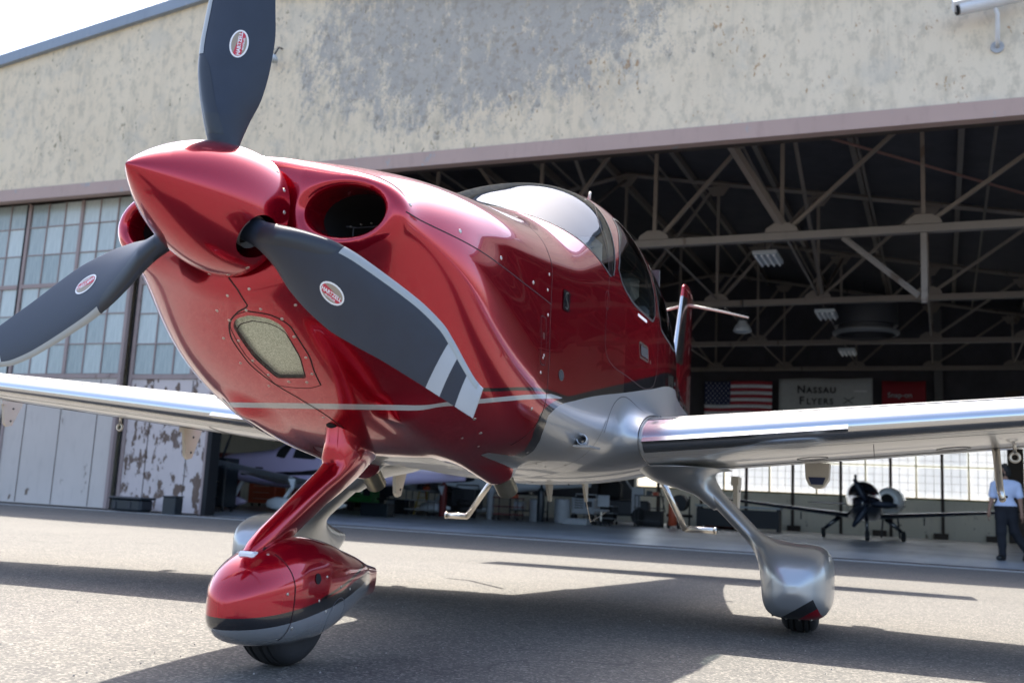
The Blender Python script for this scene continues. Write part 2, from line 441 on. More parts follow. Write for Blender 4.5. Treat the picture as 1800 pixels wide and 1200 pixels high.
def m_glass(name, tint, rough=.0, f=1.5):
    t = NT(name); fr = t.n('ShaderNodeFresnel'); fr.inputs[0].default_value = f
    tr = t.n('ShaderNodeBsdfTransparent'); tr.inputs[0].default_value = tint+(1,)
    gl = t.n('ShaderNodeBsdfGlossy'); gl.inputs['Roughness'].default_value = rough
    mx = t.n('ShaderNodeMixShader'); geo = t.n('ShaderNodeNewGeometry'); t.link(t.mul(t.math('MULTIPLY', fr.outputs[0], .80, clamp=True), t.sub(1, geo.outputs['Backfacing'])), mx.inputs[0]); t.t.links.new(tr.outputs[0], mx.inputs[1]); t.t.links.new(gl.outputs[0], mx.inputs[2])
    t.t.links.new(mx.outputs[0], t.out.inputs[0]); return t.m
M['glass'] = m_glass('tinted_glass', (.50, .56, .56)); M['lens'] = m_glass('clear_lens', (.93, .95, .92), .01)
M['wglass'] = m_glass('windshield_glass', (.80, .84, .84), .0, 1.5)
def m_lensback():
    t = NT('lamp_bay_reflector'); v = t.voro(420, out='Color'); s_ = t.n('ShaderNodeSeparateColor'); t.link(v, s_.inputs[0])
    c = t.mix(s_.outputs[0], (.34, .36, .25), (.78, .78, .68)); t.bsdf(c, .35, .35); return t.m
M['lensback'] = m_lensback()
# --- ground and building
def m_asphalt():
    t = NT('worn_asphalt'); big = t.noise(.35, 4); mid = t.noise(6, 5, .6); fine = t.voro(120, out='Color'); s_ = t.n('ShaderNodeSeparateColor'); t.link(fine, s_.inputs[0])
    f2 = t.noise(160, 3, .7)
    base = t.mix(t.ss(t.add(t.mul(mid, .6), t.mul(big, .4)), .3, .7), (.080, .076, .070), (.117, .110, .098))
    c = t.mix(t.mul(t.ss(s_.outputs[0], .55, 1.0), .55), base, (.32, .295, .25))
    c = t.mix(t.mul(t.ss(s_.outputs[1], .60, 1.0), .6), c, (.032, .032, .033))
    c = t.mix(t.mul(t.ss(f2, .45, .75), .5), c, (.055, .055, .055))
    st = t.noise(1.7, 6, .65); c = t.mix(t.mul(t.ss(st, .60, .70), .35), c, (.045, .044, .042)); oil = t.noise(.9, 5, .6, dist=.4); c = t.mix(t.mul(t.ss(oil, .66, .72), .45), c, (.03, .03, .03)); lt = t.noise(.22, 4); c = t.mix(t.mul(t.ss(lt, .5, .7), .3), c, (.15, .14, .125))
    cr_ = t.math('ABSOLUTE', t.sub(t.noise(.55, 3, .5, dist=.6), .5)); c = t.mix(t.mul(t.sub(1, t.ss(cr_, .0, .0016)), .5), c, (.04, .04, .04))
    h = t.add(t.mul(t.voro(150), .6), t.mul(f2, .5))
    t.bsdf(c, t.add(.78, t.mul(mid, .15)), 0, spec=.35, normal=t.bump(h, .35, .004)); return t.m
M['asphalt'] = m_asphalt()
def m_floor():
    t = NT('polished_hangar_concrete'); a = t.noise(.5, 5); b = t.noise(3, 5, .6, stretch=(1, .25, 1))
    c = t.mix(t.ss(a, .35, .65), (.28, .30, .31), (.42, .44, .45)); c = t.mix(t.mul(t.ss(b, .55, .75), .5), c, (.11, .12, .13))
    t.bsdf(c, t.add(.22, t.mul(b, .25)), 0, spec=.5); return t.m
M['floor'] = m_floor()
def m_stucco():
    """cream stucco, peeling to grey-blue cement in one big patch, rust freckles to the right; x runs along the wall, z up"""
    t = NT('peeling_cream_stucco'); x, y, z = t.xyz()
    a = t.noise(.55, 6, .6); b = t.noise(2.2, 6, .65, stretch=(1, 1, .55)); c_ = t.noise(9, 5, .65, stretch=(1, 1, .6)); d = t.noise(30, 3, .6)
    base = t.mix(a, (.68, .55, .385), (.78, .67, .50)); base = t.mix(t.mul(t.ss(x, 12, 22), .5), base, (.70, .64, .52))
    st = t.noise(1.3, 5, .6, stretch=(1.6, 1, .5)); base = t.mix(t.mul(t.ss(st, .48, .72), .40), base, (.44, .385, .285)); mo = t.noise(3.4, 6, .7, stretch=(1.3, 1, .8)); base = t.mix(t.mul(t.ss(mo, .47, .64), .55), base, (.43, .38, .29)); dr = t.noise(4.5, 5, .6, stretch=(2.2, 1, .12)); base = t.mix(t.mul(t.mul(t.ss(dr, .54, .70), t.ss(t.noise(.35, 3), .45, .62)), .28), base, (.36, .32, .25)); cl = t.noise(.8, 5, .65); base = t.mix(t.mul(t.ss(cl, .52, .66), .35), base, (.47, .45, .39))
    # patch mask centred s 10.6, z 9.6
    ex = t.math('DIVIDE', t.sub(x, 11.3), 6.0); ez = t.math('DIVIDE', t.sub(z, 9.8), 2.7)
    r = t.math('SQRT', t.add(t.mul(ex, ex), t.mul(ez, ez)))
    patch = t.sub(t.mul(t.sub(1, t.ss(r, .25, 1.35)), .345), .0)
    peel = t.ss(t.add(t.add(t.mul(b, .55), t.add(t.mul(c_, .40), t.mul(t.sub(d, .5), .30))), patch), .67, .79)
    cem = t.mix(t.noise(1.6, 4), (.31, .30, .285), (.48, .44, .375)); cem = t.mix(t.mul(t.ss(t.noise(5, 5, .7), .48, .62), .6), cem, (.27, .235, .185))
    col = t.mix(t.mul(peel, .92), base, cem)
    sc_ = t.ss(t.add(t.mul(c_, .7), t.mul(b, .3)), .585, .63); col = t.mix(t.mul(sc_, t.mul(.65, t.ss(patch, .0, .1))), col, (.27, .235, .18))
    spk = t.ss(t.add(t.mul(t.noise(7, 4, .7, stretch=(1.5, 1, .8)), .72), t.mul(t.noise(1.0, 3), .34)), .622, .66)
    col = t.mix(t.mul(spk, .75), col, t.mix(t.ss(x, 9, 16), (.20, .17, .11), (.36, .20, .085)))
    sp2 = t.ss(t.noise(16, 4, .7), .64, .70); col = t.mix(t.mul(sp2, .5), col, (.25, .22, .17))
    h = t.add(t.mul(t.sub(1, peel), .6), t.add(t.mul(d, .3), t.mul(c_, .3)))
    t.bsdf(col, .9, 0, spec=.2, normal=t.bump(h, .5, .02)); return t.m
M['stucco'] = m_stucco()
def m_worn(name, col, chip, lo=.60, hi=.64, rough=.6, scale=3, stretch=(1, 1, .6)):
    t = NT(name); a = t.noise(scale, 6, .65, stretch=stretch); b = t.noise(scale*.25, 3)
    c = t.mix(b, tuple(v*.88 for v in col), tuple(v*1.1 for v in col)); big = t.noise(scale*.35, 3)
    m_ = t.ss(t.add(t.mul(a, .8), t.mul(big, .25)), lo, hi); c = t.mix(t.mul(m_, .9), c, chip)
    s2 = t.noise(scale*2, 5, .6, stretch=(1, 1, .3)); c = t.mix(t.mul(t.ss(s2, .5, .8), .3), c, tuple(v*.6 for v in col))
    t.bsdf(c, rough, 0, spec=.3, normal=t.bump(t.sub(1, m_), .2, .004)); return t.m
M['doorp'] = m_worn('lilac_grey_door_steel', (.53, .47, .42), (.10, .055, .03), .635, .68, .55)
M['doorr'] = m_worn('rust_chipped_door_steel', (.57, .49, .46), (.09, .045, .022), .545, .58, .55, 3.8)
M['beam'] = m_worn('pink_grey_lintel_paint', (.43, .31, .265), (.33, .34, .34), .62, .68, .6)
M['mull'] = m_worn('rusty_window_steel', (.33, .255, .235), (.12, .07, .05), .62, .70, .6)
M['coping'] = m_worn('blue_grey_metal_coping', (.25, .29, .34), (.35, .36, .38), .62, .70, .4)
M['wallin'] = m_worn('dirty_white_wall', (.80, .74, .62), (.22, .17, .11), .62, .68, .8)
M['truss'] = m_worn('dusty_truss_paint', (.21, .18, .155), (.11, .08, .06), .60, .68, .7, 2)
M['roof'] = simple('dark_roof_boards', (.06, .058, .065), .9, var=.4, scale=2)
M['post2'] = simple('grey_black_steel', (.10, .10, .10), .7); M['post'] = simple('dark_brown_steel', (.045, .028, .018), .6); M['yel'] = simple('olive_yellow_steel', (.20, .18, .06), .6)
def m_pane(name, c1, c2, transl):
    t = NT(name); x, y, z = t.xyz(); a = t.noise(5, 3, .5, stretch=(3, 1, .35)); oi = t.n('ShaderNodeObjectInfo').outputs['Random']
    c = t.mix(t.math('ADD', t.mul(a, .65), t.sub(t.mul(oi, .62), .12), clamp=True), c1, c2)
    df = t.n('ShaderNodeBsdfDiffuse'); t.link(c, df.inputs[0]); tl = t.n('ShaderNodeBsdfTranslucent'); t.link(c, tl.inputs[0])
    gl = t.n('ShaderNodeBsdfGlossy'); gl.inputs['Roughness'].default_value = .12
    m1 = t.n('ShaderNodeMixShader'); m1.inputs[0].default_value = transl; t.t.links.new(df.outputs[0], m1.inputs[1]); t.t.links.new(tl.outputs[0], m1.inputs[2])
    fr = t.n('ShaderNodeFresnel'); fr.inputs[0].default_value = 1.45
    m2 = t.n('ShaderNodeMixShader'); t.link(fr.outputs[0], m2.inputs[0]); t.t.links.new(m1.outputs[0], m2.inputs[1]); t.t.links.new(gl.outputs[0], m2.inputs[2])
    t.t.links.new(m2.outputs[0], t.out.inputs[0]); return t.m
M['pane'] = m_pane('frosted_blue_pane', (.22, .27, .27), (.62, .67, .64), .0)
M['bpane'] = m_pane('translucent_bright_pane', (.72, .75, .78), (.90, .91, .92), .85)
M['skin'] = simple('skin', (.30, .16, .10), .55); M['hair'] = simple('dark_hair', (.012, .010, .009), .7)
M['shirt'] = simple('pale_blue_polo_cloth', (.55, .62, .80), .85); M['trous'] = simple('black_trouser_cloth', (.010, .011, .016), .85)
M['shoe'] = simple('black_leather', (.01, .01, .01), .4); M['bin'] = simple('black_tub_plastic', (.012, .018, .024), .4)
M['orange'] = simple('orange_red_enamel', (.42, .07, .025), .5); M['maroon'] = simple('maroon_enamel', (.16, .02, .02), .5)
M['green'] = simple('green_enamel', (.03, .28, .06), .45); M['dgrey'] = simple('dark_grey_metal', (.03, .032, .038), .6)
M['lgrey'] = simple('light_grey_metal', (.35, .37, .39), .5); M['yellow'] = simple('yellow_enamel', (.55, .42, .10), .5)
M['dgrey2'] = simple('dull_grey_rim', (.13, .135, .14), .6)
M['banner'] = simple('pale_banner_cloth', (.48, .50, .49), .8); M['redcloth'] = simple('dark_red_banner_cloth', (.26, .015, .025), .8)
M['flagred'] = simple('flag_red_cloth', (.42, .04, .06), .8); M['flagwhite'] = simple('flag_white_cloth', (.75, .77, .82), .8)
M['lampw'] = simple('white_lamp_housing', (.42, .46, .48), .5); M['cctv'] = simple('white_camera_housing', (.62, .64, .66), .35)
# ------------------------------------------------------------------ implicit surface meshing (surface nets)
def surface_nets(F, lo, hi, h, chunk=48):
    lo = np.array(lo, float); n = np.ceil((np.array(hi)-lo)/h).astype(int)+1
    X = [lo[i]+h*np.arange(n[i]) for i in range(3)]
    V = np.empty(tuple(n))
    for s in range(0, n[0], chunk):
        a, b, c = np.meshgrid(X[0][s:s+chunk], X[1], X[2], indexing='ij'); V[s:s+chunk] = F(a, b, c)
    S = V < 0
    cnt = np.zeros(tuple(n-1), int)
    for i in (0, 1):
        for j in (0, 1):
            for k in (0, 1): cnt += S[i:n[0]-1+i, j:n[1]-1+j, k:n[2]-1+k]
    act = (cnt > 0) & (cnt < 8); ids = -np.ones(act.shape, int); cells = np.argwhere(act); ids[act] = np.arange(len(cells))
    acc = np.zeros((len(cells), 3)); num = np.zeros(len(cells))
    cor = [(i, j, k) for i in (0, 1) for j in (0, 1) for k in (0, 1)]
    for a in cor:
        for ax_ in range(3):
            if a[ax_]: continue
            b = list(a); b[ax_] = 1
            va = V[tuple((cells+np.array(a)).T)]; vb = V[tuple((cells+np.array(b)).T)]
            m_ = (va < 0) != (vb < 0); t = np.where(m_, va/np.where(va-vb == 0, 1, va-vb), 0)
            p = np.tile(np.array(a, float), (len(cells), 1)); p[:, ax_] += t
            acc[m_] += p[m_]; num[m_] += 1
    v = lo+h*(cells+acc/num[:, None])
    quads = []
    for ax_ in range(3):
        o1, o2 = (ax_+1) % 3, (ax_+2) % 3
        sl0 = [slice(None)]*3; sl1 = [slice(None)]*3; sl0[ax_] = slice(0, -1); sl1[ax_] = slice(1, None)
        ch = S[tuple(sl0)] != S[tuple(sl1)]; e = np.argwhere(ch)
        e = e[(e[:, o1] > 0) & (e[:, o2] > 0) & (e[:, o1] < n[o1]-1) & (e[:, o2] < n[o2]-1)]
        d1 = np.zeros(3, int); d1[o1] = 1; d2 = np.zeros(3, int); d2[o2] = 1
        q = np.stack([ids[tuple((e-d1-d2).T)], ids[tuple((e-d2).T)], ids[tuple(e.T)], ids[tuple((e-d1).T)]], 1)
        fl = S[tuple(e.T)]; q[~fl] = q[~fl][:, ::-1]; quads.append(q)
    q = np.concatenate(quads); q = q[(q >= 0).all(1)]
    return v, q
def project(F, v, it=3):
    for _ in range(it):
        f = F(*v.T); g = grad(F, v); v = v-g*(f/np.maximum((g*g).sum(1), .05))[:, None].clip(-.03, .03)
    return v
def relax(v, q, it=1):
    for _ in range(it):
        acc = np.zeros_like(v); n = np.zeros(len(v))
        for a, b in ((0,1),(1,2),(2,3),(3,0)):
            np.add.at(acc, q[:, a], v[q[:, b]]); np.add.at(acc, q[:, b], v[q[:, a]]); np.add.at(n, q[:, a], 1); np.add.at(n, q[:, b], 1)
        v = v+.6*(acc/np.maximum(n, 1)[:, None]-v)
    return v
def sdf_mesh(F, lo, hi, h, rel=2):
    v, q = surface_nets(F, lo, hi, h); v = project(F, v, 2)
    for _ in range(rel): v = relax(v, q); v = project(F, v, 2)
    return v, [tuple(a) for a in q.tolist()]
def clip(v, faces, s, F=None):
    """split a mesh at s = 0; returns (positive side), (negative side)"""
    s = np.where(np.abs(s) < 1e-7, 1e-7, s); V = [tuple(p) for p in v]; cache = {}; newv = []
    pos = []; neg = []; sg = s > 0
    for f in faces:
        k = [sg[i] for i in f]
        if all(k): pos.append(f); continue
        if not any(k): neg.append(f); continue
        P = []; N = []
        for a, b in zip(f, f[1:]+f[:1]):
            (P if sg[a] else N).append(a)
            if sg[a] != sg[b]:
                key = (a, b) if a < b else (b, a)
                if key not in cache:
                    t = s[key[0]]/(s[key[0]]-s[key[1]]); cache[key] = len(V)+len(newv)
                    newv.append(v[key[0]]*(1-t)+v[key[1]]*t)
                P.append(cache[key]); N.append(cache[key])
        if len(P) > 2: pos.append(tuple(P))
        if len(N) > 2: neg.append(tuple(N))
    nv = np.array(newv).reshape(-1, 3)
    if F is not None and len(nv): nv = project(F, nv, 1)
    allv = np.concatenate([v, nv]); out = []
    for fs in (pos, neg):
        if not fs: out.append((np.zeros((0, 3)), [])); continue
        used = np.unique(np.concatenate([np.array(f) for f in fs])); mp = -np.ones(len(allv), int); mp[used] = np.arange(len(used))
        out.append((allv[used], [tuple(int(mp[i]) for i in f) for f in fs]))
    return out
def sobj(name, v, f, mat, parent, F=None, flip=True, kind=None, offset=0.0):
    """object from an implicit-surface piece with exact normals; plane pieces are mirrored into Blender's frame"""
    if not len(f): return None
    nr = grad(F, v, .004) if F is not None else None
    if nr is not None:
        nr /= np.linalg.norm(nr, axis=1)[:, None]+1e-9
        if offset: v = v+nr*offset
    if flip:
        v = v*np.array([1, -1, 1]); f = [q[::-1] for q in f]
        if nr is not None: nr = nr*np.array([1, -1, 1])
    if offset < 0:   # inner lining faces inward
        pass
    return obj(name, v, f, mat, parent, True, nr, kind)
def resample(P, step):
    P = np.array(P, float); d = np.r_[0, np.cumsum(np.linalg.norm(np.diff(P, axis=0), axis=1))]
    n = max(3, int(d[-1]/step)); t = np.linspace(0, d[-1], n)
    # smooth catmull-like through cubic hermite on chord length
    return np.stack([pchip(d, P[:, i])(t) for i in range(P.shape[1])], 1)
def side_y(F, x, z, y0=.9, sgn=1):
    """outermost surface y at (x, z), vectorised bisection from the outside"""
    x = np.asarray(x, float); z = np.asarray(z, float); ys = np.linspace(y0, 0, 240)
    out = np.zeros(x.shape)
    g = F(np.repeat(x[:, None], 240, 1), np.repeat(ys[None], len(x), 0), np.repeat(z[:, None], 240, 1)) < 0
    i = np.argmax(g, 1); lo_ = ys[i]; hi_ = ys[np.maximum(i-1, 0)]
    for _ in range(12):
        mid = (lo_+hi_)/2; ins = F(x, mid, z) < 0; lo_ = np.where(ins, mid, lo_); hi_ = np.where(ins, hi_, mid)
    p = np.stack([x, (lo_+hi_)/2, z], 1)
    return p*np.array([1, sgn, 1])
def ribbon(P, width, F, offset=.0006, mat=None, name='seam', parent=None, kind=None, closed=False):
    P = project(F, np.array(P, float), 2); n = len(P)
    nr = grad(F, P); nr /= np.linalg.norm(nr, axis=1)[:, None]
    if closed: t = np.roll(P, -1, 0)-np.roll(P, 1, 0)
    else: t = np.gradient(P, axis=0)
    t /= np.linalg.norm(t, axis=1)[:, None]; b = np.cross(nr, t)
    v = np.concatenate([P+b*width/2+nr*offset, P-b*width/2+nr*offset]); f = []
    for i in range(n if closed else n-1):
        j = (i+1) % n; f.append((i, n+i, n+j, j))
    v = v*np.array([1, -1, 1]); nn = np.concatenate([nr, nr])*np.array([1, -1, 1])
    return obj(name, v, [q[::-1] for q in f], mat or M['seam'], parent, True, nn, kind)
_screw = None
def screw(p, F, parent, r=.0065, name='screw'):
    global _screw
    if _screw is None:
        b = MB(); b.lathe([(-.001, 1), (.0, 1), (.22, .82), (.30, .35), (.2, .28), (.15, .0001)], (0,0,0), (0,0,1), 12)
        _screw = mesh_data('screw', b.v, b.f, M['steel'], True)
    q = project(F, np.array([p], float), 2); g = grad(F, q)[0]; q = q[0]
    n = Vector((g[0], -g[1], g[2])).normalized()
    o = bpy.data.objects.new(name, _screw); C.objects.link(o); o.parent = parent
    o.matrix_local = Matrix.Translation((q[0], -q[1], q[2])) @ n.to_track_quat('Z', 'Y').to_matrix().to_4x4() @ Matrix.Scale(r, 4)
    return o
def loft_sections(secs, name, mat, parent, closed=True, cap=True, smooth=True, flip=True, auto=None):
    """secs: list of equal-length rings of 3D points"""
    n = len(secs[0]); v = [p for s_ in secs for p in s_]; f = []
    for i in range(len(secs)-1):
        for k in range(n if closed else n-1):
            f.append((i*n+k, i*n+(k+1) % n, (i+1)*n+(k+1) % n, (i+1)*n+k))
    if cap and closed: f.append(tuple(range(n))[::-1]); f.append(tuple((len(secs)-1)*n+k for k in range(n)))
    if flip: v = [(p[0], -p[1], p[2]) for p in v]; f = [q[::-1] for q in f]
    o = obj(name, v, f, mat, parent, smooth, None, None, auto); return recalc(o)
def super_ring(x, zt, zu, zl, zb, w_, nu, nl, n=40, yc=0):
    out = []
    for k in range(n):
        a = 2*math.pi*k/n; c_, s_ = math.cos(a), math.sin(a); e = 2/(nu if s_ > 0 else nl)
        y = w_*math.copysign(abs(c_)**e, c_); zz = abs(s_)**e
        z = zu+(zt-zu)*zz if s_ > 0 else zl-(zl-zb)*zz
        out.append((x, yc+y, z))
    return out
# ================================================================== THE SETTING: hangar frame
HO = Vector((-11.51, 23.13, -.12)); HD = Vector((.9166, -.3998, 0)); HM = Vector((.3998, .9166, 0))
HROT = math.atan2(-.3998, .9166)
def hp(s_, t_, z_=0): return HO+HD*s_+HM*t_+Vector((0, 0, z_))
# ---- ground: one sheet, dips 12 cm towards the hangar
def ground():
    xs = [-600, -200, -80, -40, -20, -12, -9, -6, -3, 0, 3, 6, 9, 12, 20, 40, 80, 200, 600]
    ts = [-600, -200, -80, -40, -25, -18, -14, -10, -9, -8, -7, -6, -5, -4, -3, -2, -1, 0, 20, 60, 200, 600]
    v = []
    for t_ in ts:
        z_ = 0 if t_ <= -10 else (-.12 if t_ >= -2 else -.12*(lambda u: u*u*(3-2*u))((t_+10)/8))
        for x in xs:
            p = HO+HD*(x+10)+HM*t_; v.append((p.x, p.y, z_ if t_ < 0 else -.12))
    n = len(xs); f = [(j*n+i, j*n+i+1, (j+1)*n+i+1, (j+1)*n+i) for j in range(len(ts)-1) for i in range(n-1)]
    o = obj('apron_asphalt', v, f, M['asphalt'], None, True, kind='structure')
ground()
fl = MB().box(-7, 31, .0, 25, -.05, .004); o = fl.build('hangar_floor', M['floor']); o.location = HO; o.rotation_euler = (0, 0, HROT); tag(o, kind='structure')
tr = MB().box(-6, 30, -.42, -.012, -.05, .006).build('concrete_threshold', simple('pale_threshold_concrete', (.33, .33, .32), .8, var=.3)); tr.location = HO; tr.rotation_euler = (0, 0, HROT); tag(tr, kind='structure')
gr_ = MB(); rg = random.Random(3)
for k in range(900):
    d_ = 2.4+rg.random()**1.6*7; a_ = (rg.random()-.5)*1.15; x, y = d_*math.sin(a_), d_*math.cos(a_); r_ = .0015+.0035*rg.random()**3
    gr_.v += [(x+r_, y, .001), (x-r_*.5, y+r_*.9, .001), (x-r_*.6, y-r_*.8, .001), (x+r_*.1, y, .001+r_*1.1)]; b_ = len(gr_.v)-4
    gr_.f += [(b_, b_+1, b_+3), (b_+1, b_+2, b_+3), (b_+2, b_, b_+3)]
o = gr_.build('loose_grit', simple('pale_grit', (.30, .28, .25), .8, var=.6, scale=60)); tag(o, 'fine loose grit scattered over the asphalt around the nose wheel', 'grit', kind='stuff')
rl = MB(); rl.box(-6, 30, -.055, .045, .008, .022); o = rl.build('door_rail', M['post'], None); o.location = HO; o.rotation_euler = (0, 0, HROT); tag(o, 'long dark steel door rail let into the floor along the hangar doorway', 'door rail')
# ---- the hangar itself
hg = empty('hangar', HO, HROT, 'large aircraft hangar with peeling cream stucco front wall above a wide open doorway', 'hangar')
def roofz(s_): return 11.69-(.115*(5-s_) if s_ < 5 else .155*(s_-5))
S0, S1 = -8.5, 31.0
# upper wall with gabled top, one thick slab
NSEG = 40; pts = [(S0+(S1-S0)*i/NSEG) for i in range(NSEG+1)]
def beamz(s_): return 7.45-.0115*s_
wall = MB()
for y in (0, .35):
    for s_ in pts: wall.v += [(s_, y, beamz(s_)), (s_, y, roofz(s_))]
n2 = 2*(NSEG+1)
for i in range(NSEG):
    a = 2*i; wall.f += [(a, a+2, a+3, a+1), (n2+a, n2+a+1, n2+a+3, n2+a+2), (a+1, a+3, n2+a+3, n2+a+1), (a, n2+a, n2+a+2, a+2)]
wall.f += [(0, 1, n2+1, n2), (2*NSEG, n2+2*NSEG, n2+2*NSEG+1, 2*NSEG+1)]
recalc(wall.build('front_wall', M['stucco'], hg))
cop = MB()
for (a, b) in ((S0-.2, 5.0), (5.0, S1+.2)):
    za, zb = roofz(a), roofz(b)
    cop.add([(a, -.10, za+.003), (b, -.10, zb+.003), (b, -.10, zb+.20), (a, -.10, za+.20), (a, .5, za+.003), (b, .5, zb+.003), (b, .5, zb+.20), (a, .5, za+.20)],
            [(0,1,2,3),(5,4,7,6),(3,2,6,7),(0,4,5,1),(0,3,7,4),(1,5,6,2)])
    cop.add([(a, -.13, za-.10), (b, -.13, zb-.10), (b, -.13, zb+.10), (a, -.13, za+.10), (a, -.003, za-.10), (b, -.003, zb-.10), (b, -.003, zb+.10), (a, -.003, za+.10)],
            [(0,1,2,3),(5,4,7,6),(3,2,6,7),(0,4,5,1),(0,3,7,4),(1,5,6,2)])
cop.build('roof_coping', M['coping'], hg)
def sloped(y0, y1, dz0, dz1, a=S0, b=S1):
    za, zb = beamz(a), beamz(b)
    return MB().add([(a,y0,za+dz0),(b,y0,zb+dz0),(b,y0,zb+dz1),(a,y0,za+dz1),(a,y1,za+dz0),(b,y1,zb+dz0),(b,y1,zb+dz1),(a,y1,za+dz1)],
                    [(0,1,2,3),(5,4,7,6),(3,2,6,7),(0,4,5,1),(0,3,7,4),(1,5,6,2)])
sloped(-.10, -.003, -.26, .02).build('lintel_beam', M['beam'], hg)
sloped(-.12, .10, -.275, -.262).build('lintel_flange', M['beam'], hg)
sloped(.12, .50, -.19, -.004).build('door_track_housing', M['post'], hg)
# thin drip lip under the coping
# side walls, back wall, roof
MB().box(S0, S0+.3, .355, 25, 0, 9.87).build('side_wall', M['wallin'], hg)
MB().box(S1-.3, S1, .355, 25, 0, 7.43).build('side_wall', M['wallin'], hg)
BT = 24.3
bw = MB(); bw.box(S0+.3, 8.0, BT, BT+.3, 0, 12.5); bw.box(8.0, 26.0, BT, BT+.3, 0, 1.47); bw.box(8.0, 26.0, BT, BT+.3, 3.98, 12.5); bw.box(26, S1-.3, BT, BT+.3, 0, 12.5)
bw.build('back_wall', M['wallin'], hg)
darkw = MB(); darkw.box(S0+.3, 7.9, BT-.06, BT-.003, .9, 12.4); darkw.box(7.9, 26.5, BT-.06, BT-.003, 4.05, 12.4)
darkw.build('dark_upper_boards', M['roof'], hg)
for (a, b) in ((S0, 5.0), (5.0, S1)):
    za, zb = roofz(a)-.30, roofz(b)-.30
    rf = MB().add([(a,.352,za),(b,.352,zb),(b,25,zb),(a,25,za),(a,.352,za+.2),(b,.352,zb+.2),(b,25,zb+.2),(a,25,za+.2)],
                  [(0,3,2,1),(4,5,6,7),(0,1,5,4),(1,2,6,5),(2,3,7,6),(3,0,4,7)]); rf.build('roof_deck', M['roof'], hg)
# purlins under the deck
pm = None
for i in range(17):
    s_ = S0+1.2+i*2.3
    p = MB().box(-.06, .06, .6, 24.0, -.22, 0)
    if pm is None: o = p.build('purlin', M['truss'], hg); pm = o.data
    else: o = bpy.data.objects.new('purlin', pm); C.objects.link(o); o.parent = hg
    o.location = (s_, 0, roofz(s_)-.32)
# ---- back wall windows: posts, mullions, panes
z0w, zm, z1w = 1.49, 2.68, 3.96
for i in range(20):
    s_ = 8.95+.905*i
    if s_ > 25.9: break
    heavy = (i % 2 == 0)
    wd = .055 if heavy else .028
    MB().box(s_-wd, s_+wd, BT-.10, BT-.002, 0 if heavy else 1.47, 3.98).build('window_post' if heavy else 'mullion', M['post'] if heavy else M['yel'], hg)
MB().box(8.0, 26, BT-.045, BT-.004, z0w-.06, z0w).build('window_sill', M['yel'], hg)
MB().box(8.0, 26, BT-.03, BT-.004, zm-.025, zm+.025).build('glazing_bar', M['yel'], hg)
pane_me = MB().box(-.41, .41, BT+.05, BT+.062, 0, 1.12)
pme = mesh_data('pane', pane_me.v, pane_me.f, M['bpane'], False)
for i in range(19):
    s_ = 8.95+.905*(i+.5)
    for z_ in (z0w+.02, zm+.05):
        o = bpy.data.objects.new('pane', pme); C.objects.link(o); o.parent = hg; o.location = (s_, 0, z_)
mt = MB()
for i in range(19*3):
    s_ = 8.95+.302*i; mt.box(s_-.008, s_+.008, BT+.03, BT+.048, z0w, z1w)
for j in range(9): mt.box(8.95, 26, BT+.032, BT+.046, z0w+.28*j-.007, z0w+.28*j+.007)
mt.build('muntin_grid', simple('pale_muntin', (.45, .46, .44), .6), hg, kind='stuff')
for s_ in (14.45, 17.6, 19.74, 21.5, 11.7):  # conduit boxes and dark footings on the wall base
    MB().box(s_-.25, s_+.25, BT-.30, BT-.12, 0, .22).build('footing', M['post'], hg)
# corner post at right of the view (brown)
MB().box(22.0, 22.5, BT-.4, BT-.11, 0, 5.5).build('brown_column', M['post'], hg)
# ---- hangar doors on the left
door_lab = ['closed hangar door leaf at the far left with smooth lilac grey lower steel', 'middle hangar door leaf with long glazed grid and lilac grey lower steel', 'rust-chipped hangar door leaf standing beside the open doorway']
pane2 = None
def hangar_door(s0, ncol, t0, lab, lower, first=0):
    global pane2
    d = empty('hangar_door', hp(s0, t0), HROT, lab, 'hangar door', 'glazed sliding hangar door leaves')
    W_ = .10+ncol*.56; ztop = 7.245-.0115*(s0+W_)
    MB().box(0, .09, -.05, .05, .02, ztop, .004).build('stile', M['mull'], d); MB().box(W_, W_+.09, -.05, .05, .02, ztop, .004).build('stile', M['mull'], d)
    lows = MB().box(.092, W_-.002, -.02, .02, .03, 2.92)
    lows.build('lower_panel', lower, d)
    x = .1
    k = 0
    while x < W_-.2:
        MB().box(x+.62, x+.632, -.03, -.021, .05, 2.9).build('panel_seam', M['post'], d); x += 1.12
    MB().box(.092, W_-.002, -.045, .045, 2.925, 3.03).build('rail', M['mull'], d)
    rows = [3.03, 3.73, 4.43, 5.16, 5.93, 6.63, ztop]
    for r_ in range(6):
        a, b = rows[r_], rows[r_+1]
        for c_ in range(ncol):
            if pane2 is None: pane2 = mesh_data('pane', *(lambda q: (q.v, q.f))(MB().box(.0, 1, -.008, .008, 0, 1)), M['pane'], False)
            o = bpy.data.objects.new('pane', pane2); C.objects.link(o); o.parent = d
            o.location = (.1+c_*.56+.012, random.uniform(-.006, .006), a+.012); o.scale = (.535, 1, b-a-.025)
    for c_ in range(1, ncol):
        wd = .045 if c_ % 3 == 0 else .013
        MB().box(.1+c_*.56-wd, .1+c_*.56+wd, -.035 if c_ % 3 else -.05, .03, 3.031, ztop-.001).build('mullion', M['mull'], d)
    for r_ in range(1, 6):
        wd = .05 if r_ == 3 else .012
        MB().box(.093, W_-.003, -.03 if r_ != 3 else -.046, .028, rows[r_]-wd, rows[r_]+wd).build('glazing_bar', M['mull'], d)
    # black strip in front of the joint paints in the dark gap between leaves
    MB().box(-.045, -.004, -.06, .05, .02, ztop).build('gap_strip', M['dark'], d)
    return d
